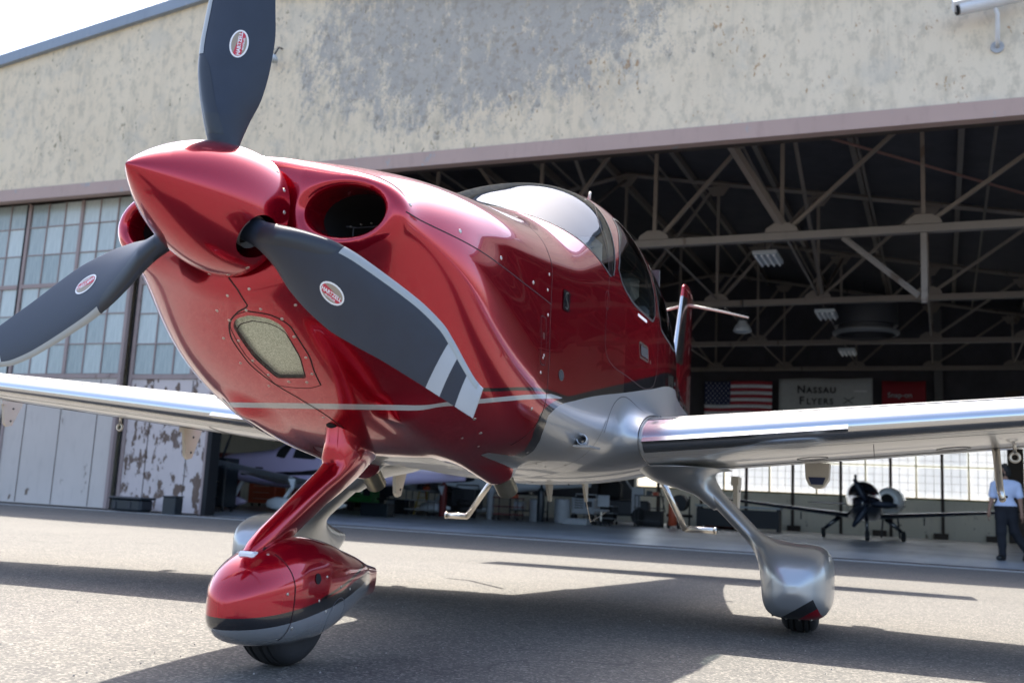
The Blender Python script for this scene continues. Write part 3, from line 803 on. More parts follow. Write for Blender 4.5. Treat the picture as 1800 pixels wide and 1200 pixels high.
hangar_door(-4.25, 6, .42, door_lab[0], M['doorp'])
hangar_door(-.72, 6, .40, door_lab[1], M['doorp'])
hangar_door(2.90, 4, .58, door_lab[2], M['doorr'])
hangar_door(-7.8, 6, .44, 'half hidden leftmost hangar door leaf beyond the propeller blade', M['doorp'])
MB().box(5.33, 5.45, .5, .8, 0, 7.1).build('door_jamb', M['dark'], hg)
# interior wall behind the leaves so the dark hangar does not glow
# ---- roof trusses, each a thing
def truss(t_, lab, lo=-2, hi=7, post=False):
    T = empty('roof_truss', hp(11.45, t_), HROT, lab, 'roof truss', 'steel trusses spanning the hangar')
    zc = 6.30; P = 2.7
    def tz(x): return 10.25-.183*abs(x)
    MB().box(lo*P, hi*P, -.09, .09, zc-.10, zc+.06, .01).build('bottom_chord', M['truss'], T)
    for sg in (-1, 1):
        e = lo*P if sg < 0 else hi*P
        MB().tube([(0, 0, tz(0)), (e, 0, tz(e))], .075, 4, up=(0, 0, 1)).build('top_chord', M['truss'], T)
    for k in range(lo, hi+1):
        x = k*P
        MB().tube([(x, 0, zc+.06), (x, 0, tz(x)-.06)], .055, 4, up=(1, 1, 0)).build('web_member', M['truss'], T)
        if k != 0 and lo < k <= hi:
            pass
        if 0 <= k < hi: MB().tube([(x+.12, 0, zc+.12), ((k+1)*P-.1, 0, tz((k+1)*P)-.08)], .05, 4, up=(0, 1, 1)).build('web_member', M['truss'], T)
        if lo < k <= 0: MB().tube([(x-.12, 0, zc+.12), ((k-1)*P+.1, 0, tz((k-1)*P)-.08)], .05, 4, up=(0, 1, 1)).build('web_member', M['truss'], T)
        MB().prism([(x-.34, zc+.06), (x+.34, zc+.06), (x+.30, zc+.15), (x+.14, zc+.25), (x-.14, zc+.25), (x-.30, zc+.15)], 1, -.012-.1, .012-.1).build('gusset_plate', M['truss'], T)
        MB().prism([(x-.35, tz(x)-.12), (x+.35, tz(x)-.12), (x+.15, tz(x)-.4), (x-.15, tz(x)-.4)], 1, -.112, -.088).build('gusset_plate', M['truss'], T)
    if post:
        MB().box(3*P-.06, 3*P+.06, -.06, .06, zc-1.5, zc-.103, .005).build('hanger_post', M['truss'], T)
        MB().tube([(3*P-1.5, 0, zc-.1), (3*P-.1, 0, zc-1.35)], .06, 4).build('knee_brace', M['truss'], T)
    return T
truss(3.8, 'front roof truss with a short hanger post, nearest the doorway', -3, 6, True)
truss(10.4, 'second roof truss back from the doorway, its peak above the tail fin', -5, 6)
truss(17.1, 'third roof truss back, deep in the dark hangar', -6, 6)
truss(23.3, 'rearmost roof truss against the back wall', -6, 6)
for i, (s_, sg) in enumerate([(11.45, 1), (11.45+5.4, 1), (11.45-5.4, 1), (11.45+10.8, -1)]):
    T = empty('sway_brace', hp(s_, 3.8), HROT, ['long diagonal sway brace pair below the hangar ridge', 'sway brace pair crossing right of the tail fin', 'sway brace pair behind the cockpit roof', 'sway brace pair at the far right of the doorway'][i], 'brace', 'braces between roof trusses')
    za = 10.1-.183*abs(s_-11.45)
    MB().tube([(0, .2, 6.45), (0, 6.4, za-.1)], .05, 6).build('diagonal_rod', M['truss'], T)
    MB().tube([(.12, .2, za-.1), (.12, 6.4, 6.45)], .05, 6).build('diagonal_rod', M['truss'], T)
    MB().tube([(.06, 6.9, 6.45), (.06, 13.1, za-.1)], .05, 6).build('diagonal_rod', M['truss'], T)
T = empty('knee_strut', hp(15.77, 3.3), HROT, 'thick inclined steel strut rising from the front truss to the lintel', 'strut')
MB().tube([(1.1, .5, 6.5), (-.95, -2.4, 9.9)], .10, 4, up=(0, 1, 0)).build('strut_beam', M['truss'], T)
T = empty('tie_rod', hp(14, 6), HROT, 'rust brown tie rod crossing high in the hangar roof', 'tie rod')
MB().tube([(-1, -4, 9.7), (9, 3, 7.9)], .035, 6).build('rod', simple('rust_brown_rod', (.22, .12, .10), .7), T)
T = empty('steel_column', hp(19.74, 23.85), HROT, 'tall dark steel column against the back wall just right of the red banner', 'column')
MB().box(-.15, .15, -.12, .12, 4.02, 8.6, .01).build('shaft', M['post2'], T); MB().box(-.2, .2, -.16, .16, 3.98, 4.02).build('foot_plate', M['dgrey'], T)
for k in range(-4, 6):
    x = 11.45+2.7*k
    MB().tube([(x, 3.8, 6.42), (x, 23.3, 6.42)], .03, 6).build('lateral_strut', M['truss'], hg)
    MB().tube([(x+1.35, 3.8, 10.1-.183*abs(x+1.35-11.45)), (x+1.35, 23.3, 10.1-.183*abs(x+1.35-11.45))], .035, 6).build('ridge_strut', M['truss'], hg)
# ---- hanging lamps
for k, (s_, t_, z_, lab) in enumerate([(16.35, 5.2, 6.17, 'nearest hanging fluorescent light with slatted white face'), (17.0, 11.0, 6.0, 'middle hanging fluorescent light below the second truss'), (17.0, 17.6, 6.0, 'smallest hanging fluorescent light deep in the hangar'), (9.7, 15, 5.6, 'fluorescent light partly behind the cabin roof')]):
    L = empty('ceiling_light', hp(s_, t_, z_), HROT, lab, 'ceiling light', 'hanging lights in the hangar')
    MB().box(-.26, .26, -.50, .50, 0, .09, .01).build('housing', M['lampw'], L)
    for j in range(4): MB().tube([(-.19+.127*j, -.47, -.03), (-.19+.127*j, .47, -.03)], .024, 8).build('tube', M['wht'], L)
    MB().tube([(0, -.4, .09), (0, -.4, .7)], .01, 4).build('hanger_wire', M['dgrey'], L); MB().tube([(0, .4, .09), (0, .4, .7)], .01, 4).build('hanger_wire', M['dgrey'], L)
L = empty('bell_lamp', hp(14.9, 10.2, 5.45), HROT, 'round bell shaped high bay lamp hanging beside the tail antenna', 'lamp')
MB().lathe([(0, .24), (.04, .25), (.16, .20), (.26, .12), (.30, .11)], (0,0,0), (0,0,1), 24).build('lamp_shade', M['lgrey'], L, True)
MB().lathe([(.30, .12), (.34, .14), (.52, .14), (.56, .06)], (0,0,0), (0,0,1), 20, cap1=True).build('ballast', M['dgrey'], L, True)
MB().lathe([(-.03, .02), (-.02, .16), (.01, .22)], (0,0,0), (0,0,1), 20, cap0=True).build('diffuser', M['lampw'], L, True)
MB().tube([(0,0,.56), (0,0,.95)], .015, 6).build('hanger_rod', M['dgrey'], L)
L = empty('duct_drum', hp(17.9, 12.6, 5.75), HROT, 'wide round grey duct drum with a pale rim under the roof trusses', 'duct drum')
MB().lathe([(.0, .80), (.0, .74), (.22, .74), (.22, .86), (.95, .86), (.95, .0)], (0,0,0), (0,0,1), 40).build('drum', M['dgrey'], L, True, 40)
MB().lathe([(-.06, .80), (.0, .90), (.06, .90), (.08, .87)], (0,0,0), (0,0,1), 40).build('rim', M['dgrey2'], L, True)
for a in range(4): MB().tube([(.5*math.cos(a*1.57), .5*math.sin(a*1.57), .95), (.5*math.cos(a*1.57), .5*math.sin(a*1.57), 1.4)], .012, 4).build('hanger_rod', M['dgrey'], L)
# ---- flag and banners on the back wall (boards hang 10 cm off it)
def cloth(name, x0, x1, z0, z1, mat, parent, y=0, nx=24, nz=6, amp=.05, thick=.004):
    v = []; f = []
    for j in range(nz+1):
        for i in range(nx+1):
            x = x0+(x1-x0)*i/nx; z = z0+(z1-z0)*j/nz
            v.append((x, y+amp*math.sin(x*2.3+z*.7)+.3*amp*math.sin(x*6.1), z+.02*math.sin(x*2.6)))
    for j in range(nz):
        for i in range(nx): a = j*(nx+1)+i; f.append((a, a+1, a+nx+2, a+nx+1))
    o = obj(name, v, f, mat, parent, True); m_ = o.modifiers.new('t', 'SOLIDIFY'); m_.thickness = thick; return o
FT = 23.6
fz1 = 5.83; fx0, fx1 = 10.95, 13.65; fh = 1.75; st_ = fh/13
fg = empty('flag', hp(0, FT), HROT, 'striped flag with a starry navy canton hanging on the dark back wall', 'flag')
for i in range(13):
    a = fx0+1.05 if i < 7 else fx0
    cloth('stripe', a, fx1, fz1-(i+1)*st_+.0, fz1-i*st_, M['flagred'] if i % 2 == 0 else M['flagwhite'], fg, 0, 20, 1)
cloth('canton', fx0, fx0+1.05, fz1-7*st_, fz1, M['blueprint'], fg, 0, 10, 4)
sb = MB()
def star(cx, cz, r, y):
    pts_ = [(cx+(r if k % 2 == 0 else r*.4)*math.sin(k*math.pi/5), y, cz+(r if k % 2 == 0 else r*.4)*math.cos(k*math.pi/5)) for k in range(10)]
    sb.add(pts_, [tuple(range(10))[::-1]])
for r_ in range(9):
    for c_ in range(6 if r_ % 2 == 0 else 5):
        cx = fx0+.09+.175*c_+(.0875 if r_ % 2 else 0); cz = fz1-.07-r_*.101
        star(cx, cz+.02*math.sin(cx*2.6), .034, .05*math.sin(cx*2.3+cz*.7)+.015*math.sin(cx*6.1)-.012)
sb.build('star_field', M['flagwhite'], fg)
def text_mesh(body, size, mat, name, parent, loc, rot=(math.pi/2, 0, 0), extrude=.004, spacing=1.0, bold=0.0, align='LEFT'):
    cu_ = bpy.data.curves.new('t', 'FONT'); cu_.body = body; cu_.size = size; cu_.extrude = extrude; cu_.space_character = spacing; cu_.offset = bold; cu_.align_x = align; cu_.resolution_u = 3
    ob = bpy.data.objects.new('t', cu_); C.objects.link(ob); bpy.context.view_layer.update()
    me = bpy.data.meshes.new_from_object(ob.evaluated_get(bpy.context.evaluated_depsgraph_get())); bpy.data.objects.remove(ob); bpy.data.curves.remove(cu_)
    me.materials.clear(); me.materials.append(mat); me.name = name
    o = bpy.data.objects.new(name, me); C.objects.link(o); o.parent = parent; o.location = loc; o.rotation_euler = rot; return o
bn = empty('banner', hp(0, FT), HROT, 'pale banner reading NASSAU FLYERS hung on the dark back wall', 'banner')
cloth('cloth', 13.92, 17.42, 4.2, 5.93, M['banner'], bn, 0)
text_mesh('N', .42, M['blackprint'], 'lettering', bn, (14.62, -.10, 5.36), bold=.012); text_mesh('ASSAU', .32, M['blackprint'], 'lettering', bn, (14.98, -.10, 5.36), spacing=1.25, bold=.01)
text_mesh('F', .42, M['blackprint'], 'lettering', bn, (14.70, -.10, 4.92), bold=.012); text_mesh('LYERS', .32, M['blackprint'], 'lettering', bn, (14.98, -.10, 4.92), spacing=1.25, bold=.01)
MB().tube([(16.35, -.1, 4.95), (16.75, -.1, 5.2)], .015, 4).tube([(16.38, -.1, 5.18), (16.70, -.1, 4.95)], .015, 4).build('aeroplane_emblem', M['blackprint'], bn)
text_mesh('~~~~', .2, M['wht'], 'small_print', bn, (16.75, -.1, 5.38), bold=.01)
rb = empty('banner', hp(0, FT), HROT, 'dark red banner with a faint white scrawl right of the pale banner', 'banner')
cloth('cloth', 17.75, 19.3, 4.2, 5.83, M['redcloth'], rb, 0)
text_mesh('Snap-on', .27, simple('dull_white_print', (.35, .36, .37), .8), 'lettering', rb, (17.95, -.10, 5.2), bold=.004)
# ---- fittings on the facade
cc = empty('security_camera', hp(20.72, -.02, 8.56), HROT, 'white bullet security camera bracketed on the stucco at upper right', 'security camera')
MB().tube([(-.55, -.42, .10), (.35, -.30, .26)], .105, 16).build('housing', M['cctv'], cc, auto=40)
MB().tube([(-.64, -.435, .17), (.40, -.30, .34)], .12, 4, up=(0, 0, 1)).build('sun_shield', M['cctv'], cc)
MB().tube([(-.60, -.425, .092), (-.57, -.42, .10)], .09, 16).build('lens', M['dark'], cc)
MB().tube([(-.05, -.34, .14), (0, -.28, .0), (.0, -.15, -.35), (0, -.0, -.42)], .035, 10).build('bracket', M['cctv'], cc, True)
MB().lathe([(0, .10), (.03, .10), (.03, 0)], (0, .018, -.42), (0, -1, 0), 16).build('mount', M['lgrey'], cc)
wl = empty('wall_lamp', hp(6.72, -.02, 9.75), HROT, 'small grey lamp on a stalk fixed to the stucco right of the upper blade', 'wall lamp')
MB().tube([(.05, .0, .33), (.05, -.12, .30), (.0, -.20, .08)], .02, 8).build('stalk', M['dgrey'], wl, True)
MB().lathe([(0, .09), (.06, .10), (.14, .06), (.16, .0)], (0, -.2, -.05), (0, 0, 1), 16, cap0=True).build('lamp_head', M['lampw'], wl, True)
cb = empty('power_cable', hp(0, -.03), HROT, 'thin grey conduit running down the stucco at the top right corner', 'conduit')
MB().tube([(21.3, 0, 9.2), (21.6, 0, 9.6), (21.7, 0, 10.4)], .02, 6).build('conduit', M['dgrey'], cb)
# ---- low black items on the apron at the door foot
def thing_at(name, s_, t_, lab, cat, group=None, rz=0, z=0):
    return empty(name, hp(s_, t_, z), HROT+rz, lab, cat, group)
b = thing_at('wheel_tub', 4.0, -.1, 'low black plastic tub at the foot of the rust-chipped door', 'tub')
o = MB().box(-.42, .42, -.2, .2, .02, .29, .05).build('tub_body', M['bin'], b); MB().box(-.45, .45, -.23, .23, .27, .32, .02).build('rim', M['bin'], b); MB().box(-.3, -.24, -.215, -.2, .08, .22).build('rib', M['dgrey'], b); MB().box(.1, .16, -.215, -.202, .08, .22).build('rib', M['dgrey'], b)
b = thing_at('black_box', 5.1, -.1, 'upright black box against the doorway edge right of the tub', 'box')
MB().box(-.17, .17, -.12, .12, .0, .36, .015).build('case', M['bin'], b); MB().box(-.18, .18, -.13, .13, .362, .39, .008).build('lid', M['bin'], b)
# ================================================================== THE RED AEROPLANE
AP = empty('light_aeroplane', PORG, math.atan2(math.cos(PSI), math.sin(PSI)),
           'large glossy red and silver propeller aeroplane parked nose first in the foreground', 'aeroplane')
H1 = .0125
vb, fb = sdf_mesh(body, (.42, -.70, .56), (1.78, .70, 1.85), H1, 2)
keep = vb[:, 0] < 1.74
fb = [f for f in fb if all(keep[i] for i in f)]
vc, fc = sdf_mesh(body, (1.36, -.82, .55), (4.9, .82, 2.35), .017, 2)
kk = (vc[:, 0] > 1.40) & (vc[:, 0] < 4.86)
fc = [f for f in fc if all(kk[i] for i in f)]
def xseam(v): return v[:, 0]-(1.525+.10*np.clip((v[:, 2]-1.45)/.25, 0, 1))
(va_, fa_), (vk, fk) = clip(vb, fb, -xseam(vb), body)[0], clip(vb, fb, -xseam(vb), body)[1]
cowl_v, cowl_f = va_, fa_
(cab_v, cab_f), _ = clip(vc, fc, xseam(vc), body)
# upper / lower cowling
zs = cowl_v[:, 2]-(1.322-.07*(cowl_v[:, 0]-.57))
(uv_, uf_), (lv_, lf_) = clip(cowl_v, cowl_f, zs, body)
def drop_hole(v, f):
    ay = np.abs(v[:, 1]); hg_ = np.sqrt(((ay-.330)/.117)**2+((v[:, 2]-1.325)/.074)**2)
    s_ = np.where(hg_ < 1.3, v[:, 0]-.60, -1.0)
    bad = (s_ > 0); return v, [q for q in f if not any(bad[i] for i in q)]
uv_, uf_ = drop_hole(uv_, uf_); lv_, lf_ = drop_hole(lv_, lf_)
sobj('upper_cowling', uv_, uf_, M['fus'], AP, body)
# lens opening in the chin
LP = np.array([(.563,-.0),(.578,.055),(.62,.088),(.70,.085),(.775,.065),(.812,.048),(.812,-.048),(.775,-.065),(.70,-.085),(.62,-.088),(.578,-.055)])
# polygon in (x, y): seen from below
lens_sdf = make_poly_sdf(resample(np.concatenate([LP, LP[:1]]), .008)[:-1][::-1])
sl = np.where(lv_[:, 2] < 1.12, lens_sdf(lv_[:, 0], lv_[:, 1]), 1.0)
(lv2, lf2), (gv, gf) = clip(lv_, lf_, sl, body)
sobj('lower_cowling', lv2, lf2, M['fus'], AP, body)
lens = sobj('landing_light_lens', gv, gf, M['lens'], AP, body)
sobj('light_reflector', gv, gf, M['lensback'], AP, body, offset=-.012)
# fuselage: cut out windshield and windows
def rsmin(a, b, k=.10): return smin(a, b, k)
def ws_field(v):
    ax_ = np.abs(v[:, 1])
    base = (v[:, 2]+.40*(v[:, 0]-1.78)-1.752)*.93+.0*ax_
    rear = (2.375+(v[:, 2]-1.56)*.80-v[:, 0])*.78
    d = -smin(-base, -rear, .0) if False else smin(base, rear, .07)
    return d
WIN1 = np.array([(2.475,1.61),(2.50,1.56),(2.78,1.495),(3.12,1.490),(3.20,1.54),(3.22,1.66),(3.20,1.82),(3.12,1.95),(3.02,2.00),(2.91,1.985),(2.80,1.90),(2.62,1.76)])
WIN2 = np.array([(3.31,1.60),(3.40,1.49),(3.8,1.47),(4.15,1.50),(4.22,1.58),(4.0,1.74),(3.6,1.86),(3.42,1.86),(3.33,1.78)])
def cyc(P): return resample(np.concatenate([P, P[:1]]), .02)[:-1]
w1s, w2s = make_poly_sdf(cyc(WIN1)[::-1]), make_poly_sdf(cyc(WIN2)[::-1])
def pol(v, s_): return np.where(np.abs(v[:, 1]) > .25, s_(v[:, 0], v[:, 2]), .3)
(wsv, wsf), (r_v, r_f) = clip(cab_v, cab_f, ws_field(cab_v), body)
# windshield only where x < 3
g1 = pol(r_v, w1s)
(r_v, r_f), (w1v, w1f) = clip(r_v, r_f, g1, body)
(r_v, r_f), (w2v, w2f) = clip(r_v, r_f, pol(r_v, w2s), body)
# wing root clip: fuselage keeps |y| < .72 where the stub is
(r_v, r_f), _ = clip(r_v, r_f, np.where(r_v[:, 2] < 1.1, .7175-np.abs(r_v[:, 1]), .05), None)
# wing root fairing as its own piece
def fair_s(v):
    ws = wingstub(v[:, 0], v[:, 1], v[:, 2]); return .135-np.maximum(ws-.0, hull(*v.T)*-.0)-.0
sobj('fuselage', r_v, r_f, M['fus'], AP, body)
sobj('windshield', wsv, wsf, M['wglass'], AP, body, offset=-.001)
for s_ in (1, -1):
    for (a, b, nm) in ((w1v, w1f, 'door_window'), (w2v, w2f, 'rear_window')):
        m_ = a[:, 1]*s_ > 0; ff = [q for q in b if all(m_[i] for i in q)]
        used = sorted({i for q in ff for i in q}); mp = {u: i for i, u in enumerate(used)}
        sobj(nm, a[used], [tuple(mp[i] for i in q) for q in ff], M['glass'], AP, body, offset=-.002)
# inner lining (same openings, 2.5 cm inside)
lin = sobj('cabin_lining', r_v, r_f, M['lining'], AP, body, offset=-.03)
# ---- tail cone: structured loft aft of x = 4.85
secs = []
for x in np.linspace(4.80, 7.55, 16):
    p = [float(c(x)) for c in CU]; secs.append(super_ring(x, p[0], p[1], p[2], p[3], p[4], p[5], p[6], 48))
loft_sections(secs, 'tail_cone', M['fus'], AP)
# ---- seams
def xz_line(P, sgn=1, y0=.75, step=.012):
    R = resample(np.array(P), step); return side_y(body, R[:, 0], R[:, 1], y0, sgn)
for s_ in (1, -1):
    zz = np.linspace(.735, 1.66, 80); ribbon(side_y(body, 1.525+.10*np.clip((zz-1.45)/.25, 0, 1), zz, .75, s_), .0045, body, name='firewall_seam', parent=AP)
    xx = np.linspace(.545, 1.525, 90); ribbon(side_y(body, xx, 1.322-.07*(xx-.57), .75, s_), .004, body, name='cowl_split_seam', parent=AP)
    ribbon(xz_line([(2.84,2.06),(2.6,1.93),(2.42,1.76),(2.30,1.56),(2.25,1.40),(2.235,1.25),(2.27,1.18),(2.40,1.145),(2.62,1.135),(2.95,1.12),(3.2,1.16),(3.3,1.3),(3.29,1.6),(3.22,1.85),(3.08,2.02)], s_), .004, body, name='door_seam', parent=AP)
    for W in (WIN1, WIN2):
        R = cyc(W); ribbon(side_y(body, R[:, 0], R[:, 1], .75, s_), .014, body, .0012, M['rub'], 'window_gasket', AP, closed=True)
# top of the firewall seam, over the cowl
yy = np.linspace(-.52, .52, 80); top = np.stack([np.full(80, 1.625), yy, 1.72-.25*yy**2], 1); ribbon(project(body, top, 5), .0045, body, name='firewall_seam', parent=AP)
# windshield gasket: follow the zero line of its field on the surface
def ws_edge():
    out = []
    # base line left to right
    ys = np.linspace(-.598, .598, 90)
    z = 1.752-.40*(1.78+.0-1.78)+0*ys; P = []
    for y in ys:
        x = 1.78+.55*(abs(y)/.6)**2; p = np.array([[x, y, 1.752-.40*(x-1.78)]])
        for _ in range(12):
            p = project(body, p, 1); f = ws_field(p)[0]
            e = 1e-3; gx = (ws_field(p+[[e,0,0]])[0]-f)/e; gz = (ws_field(p+[[0,0,e]])[0]-f)/e
            k = f/max(gx*gx+gz*gz, 1e-3); p[0, 0] -= k*gx; p[0, 2] -= k*gz
        P.append(project(body, p, 1)[0])
    return np.array(P)
ribbon(ws_edge(), .012, body, .0012, M['rub'], 'windshield_gasket', AP)
for s_ in (1, -1):
    zz = np.linspace(1.555, 2.0, 50); P = side_y(body, 2.375+(zz-1.56)*.80-.004*np.exp(-((zz-1.555)/.05)**2), zz, .75, s_)
    ribbon(P, .012, body, .0012, M['rub'], 'windshield_gasket', AP)
# chin seam around the lamp
cs = [(.475,-.02,1.14),(.50,.010,1.10),(.53,.015,1.07),(.555,-.035,1.05),(.60,-.100,1.01),(.66,-.125,.97),(.74,-.122,.93),(.83,-.090,.88),(.92,-.03,.83),(1.02,.02,.79),(1.10,.04,.76)]
ribbon(resample(np.array(cs), .01), .005, body, name='chin_seam', parent=AP)
LO = np.array([(.575,.115),(.66,.122),(.75,.10),(.84,.085)]); 
R = resample(np.concatenate([LP*1.0+np.array([0,0]), LP[:1]]), .01)
lp = np.stack([R[:, 0], R[:, 1], 1.25-.45*R[:, 0]], 1); ribbon(project(body, lp, 6), .004, body, name='lens_seam', parent=AP)
OV = np.array([(.525,0),(.545,.075),(.60,.118),(.70,.118),(.79,.098),(.85,.088)]); OVf = resample(OV, .01)
ribbon(project(body, np.stack([OVf[:, 0], OVf[:, 1], 1.25-.45*OVf[:, 0]], 1), 6), .005, body, name='lens_frame_seam', parent=AP)
OVg = np.array([(.525,0),(.545,-.06),(.60,-.105),(.70,-.112),(.79,-.09),(.85,-.075),(.865,.03),(.85,.088)]); OVg = resample(OVg, .01)
ribbon(project(body, np.stack([OVg[:, 0], OVg[:, 1], 1.25-.45*OVg[:, 0]], 1), 6), .0025, body, name='lens_frame_seam', parent=AP)
# screws round the lens and along the seams
for p in [(.545,.0,1.05),(.585,.10,1.03),(.65,.105,.99),(.73,.102,.94),(.80,.085,.90),(.585,-.085,1.03),(.66,-.10,.98),(.74,-.098,.93),(.80,-.078,.89),(.835,-.02,.88),(.838,.045,.88)]:
    screw(p, body, AP, .0055)
for p in [(.56,-.11,1.06),(.66,-.155,.99),(.76,-.155,.93),(.86,-.11,.87),(.95,-.03,.82),(1.03,.0,.79),(.50,.045,1.11),(.515,-.035,1.10),(.55,.05,1.06),(.56,.16,1.07)]:
    screw(p, body, AP, .005)
for s_ in (1, -1):
    for x, z in [(.577,1.355),(.80,1.335),(1.06,1.315),(1.34,1.295)]: screw(side_y(body, [x], [z], .75, s_)[0], body, AP, .0075)
    for x, z in [(1.495,1.36),(1.50,1.21),(1.462,1.055),(1.44,.99),(1.43,.86),(1.485,1.30),(1.20,.80),(1.30,.76)]: screw(side_y(body, [x], [z], .75, s_)[0], body, AP, .0065)
# oil door, logo plate, static port, door handle, vents
def patch(name, P, mat, off=.0015, s_=1, parent=AP, step=.008):
    """polygon patch laid on the hull, P in (x, z)"""
    R = resample(np.concatenate([np.array(P), np.array(P[:1])]), step)[:-1]; c_ = R.mean(0); rings = [R, c_+(R-c_)*.66, c_+(R-c_)*.33]
    v = np.concatenate([side_y(body, r_[:, 0], r_[:, 1], .75, s_) for r_ in rings]+[side_y(body, [c_[0]], [c_[1]], .75, s_)]); n = len(R)
    f = [(i, (i+1) % n, n+(i+1) % n, n+i) for i in range(n)]+[(n+i, n+(i+1) % n, 2*n+(i+1) % n, 2*n+i) for i in range(n)]+[(2*n+i, 2*n+(i+1) % n, 3*n) for i in range(n)]
    nr = grad(body, v); nr /= np.linalg.norm(nr, axis=1)[:, None]; v = v+nr*off
    o = obj(name, v*np.array([1, -1, 1]), f, mat, parent, True, nr*np.array([1, -1, 1])); return o
def rrect(x0, x1, z0, z1, r, sk=0):
    out = []
    for (cx, cz, a0) in ((x1-r, z1-r, 0), (x0+r, z1-r, 90), (x0+r, z0+r, 180), (x1-r, z0+r, 270)):
        for k in range(0, 91, 30): a = math.radians(a0+k); out.append((cx+r*math.cos(a)+sk*(cz+r*math.sin(a)-z0), cz+r*math.sin(a)))
    return out
def outline(name, P, wd, mat, s_=1):
    R = resample(np.concatenate([np.array(P), np.array(P[:1])]), .006)[:-1]; ribbon(side_y(body, R[:, 0], R[:, 1], .75, s_), wd, body, .0008, mat, name, AP, closed=True)
seam2 = simple('pink_edge_highlight_gap', (.22, .02, .03), .4)
outline('oil_door_seam', rrect(1.425, 1.482, 1.02, 1.195, .012), .003, M['seam'])
patch('oil_door', rrect(1.428, 1.479, 1.023, 1.192, .011), M['red'], .0005)
for p in [(1.453,1.045)]: screw(side_y(body, [p[0]], [p[1]])[0], body, AP, .006)
patch('latch_mark', rrect(1.446, 1.452, 1.11, 1.14, .002), M['steel'], .001); patch('latch_mark', rrect(1.458, 1.464, 1.11, 1.14, .002), M['steel'], .001)
for s_ in (1, -1):
    patch('badge', rrect(1.655, 1.735, 1.262, 1.342, .010), M['black'], .003, s_)
    ribbon(xz_line([(1.71,1.335),(1.685,1.33),(1.680,1.315),(1.70,1.30),(1.712,1.285),(1.70,1.272),(1.68,1.275)], s_, step=.004), .006, body, .004, M['steel'], 'badge_mark', AP)
    ribbon(xz_line([(1.695,1.338),(1.697,1.30),(1.696,1.268)], s_, step=.004), .003, body, .0045, M['steel'], 'badge_mark', AP)
    th = np.linspace(0, 2*np.pi, 17)[:-1]
    patch('fuel_drain_door', [(1.67+.030*math.cos(a), 1.012+.019*math.sin(a)) for a in th], M['dgrey'], .002, s_)
    outline('port_rim', [(1.67+.030*math.cos(a), 1.012+.019*math.sin(a)) for a in th], .005, M['steel'], s_)
    outline('handle_rim', rrect(2.87, 3.06, 1.265, 1.335, .012, -.25), .012, M['steel'], s_)
    patch('door_handle', rrect(2.885, 3.04, 1.275, 1.325, .010, -.25), M['dgrey'], .004, s_)
    patch('lock', [(3.10+.012*math.cos(a), 1.27+.012*math.sin(a)) for a in th], M['steel'], .003, s_)
    patch('placard', rrect(2.80, 3.0, 1.455, 1.470, .003), M['wht'], .0015, s_)
    outline('hinge_mark', [(2.25+.035*math.cos(a), 1.42+.04*math.sin(a)) for a in th], .0025, M['seam'], s_)
# wing root fairing edges
for s_ in (1, -1):
    a = np.linspace(math.pi*.06, math.pi*.97, 60)
    P = side_y(body, 2.56-.33*np.cos(a)+.06, .80+.235*np.sin(a), .75, s_)
    ribbon(P, .006, body, .001, M['seamg'], 'fairing_edge', AP)
    # small cabin air scoop on the fairing
    q = side_y(body, [2.04], [.79], .75, s_)[0]
    MB().lathe([(-.05, .004), (-.03, .02), (.03, .024), (.05, .022), (.05, .018), (.0, .016)], (q[0], q[1]+.012*s_, q[2]), (-1, .15*s_, .1), 16).build('air_scoop', M['silver'], AP, True, flip=True)
    MB().box(q[0]-.07, q[0]+.09, q[1]-.01, q[1]+.06*1, q[2]-.028, q[2]-.020).build('scoop_lip', M['silver'], AP, flip=True) if s_ > 0 else None
for s_ in (1, -1):
    # fairing joint running down to the belly
    a = np.linspace(.90, .675, 40); ribbon(side_y(body, 2.30-.06*np.sin((a-.675)/.225*3.1), a, .75, s_), .0035, body, .0008, M['seamg'], 'fairing_joint', AP)
    for z in (.86, .80, .74, .70): screw(side_y(body, [2.27], [z], .75, s_)[0], body, AP, .0045)
    for x, z in [(1.72,.72),(1.85,.70),(2.0,.69),(2.15,.685),(1.40,.72),(1.28,.74)]: screw(side_y(body, [x], [z], .75, s_)[0], body, AP, .0045)
P_ = np.stack([np.full(50, 1.98), np.linspace(-.5, .5, 50), np.full(50, .64)], 1); ribbon(project(body, P_, 6), .004, body, .0008, M['seamg'], 'belly_seam', AP)
P_ = np.stack([np.linspace(1.56, 2.9, 60), np.full(60, .12), np.full(60, .64)], 1); ribbon(project(body, P_, 6), .003, body, .0008, M['seamg'], 'belly_seam', AP)
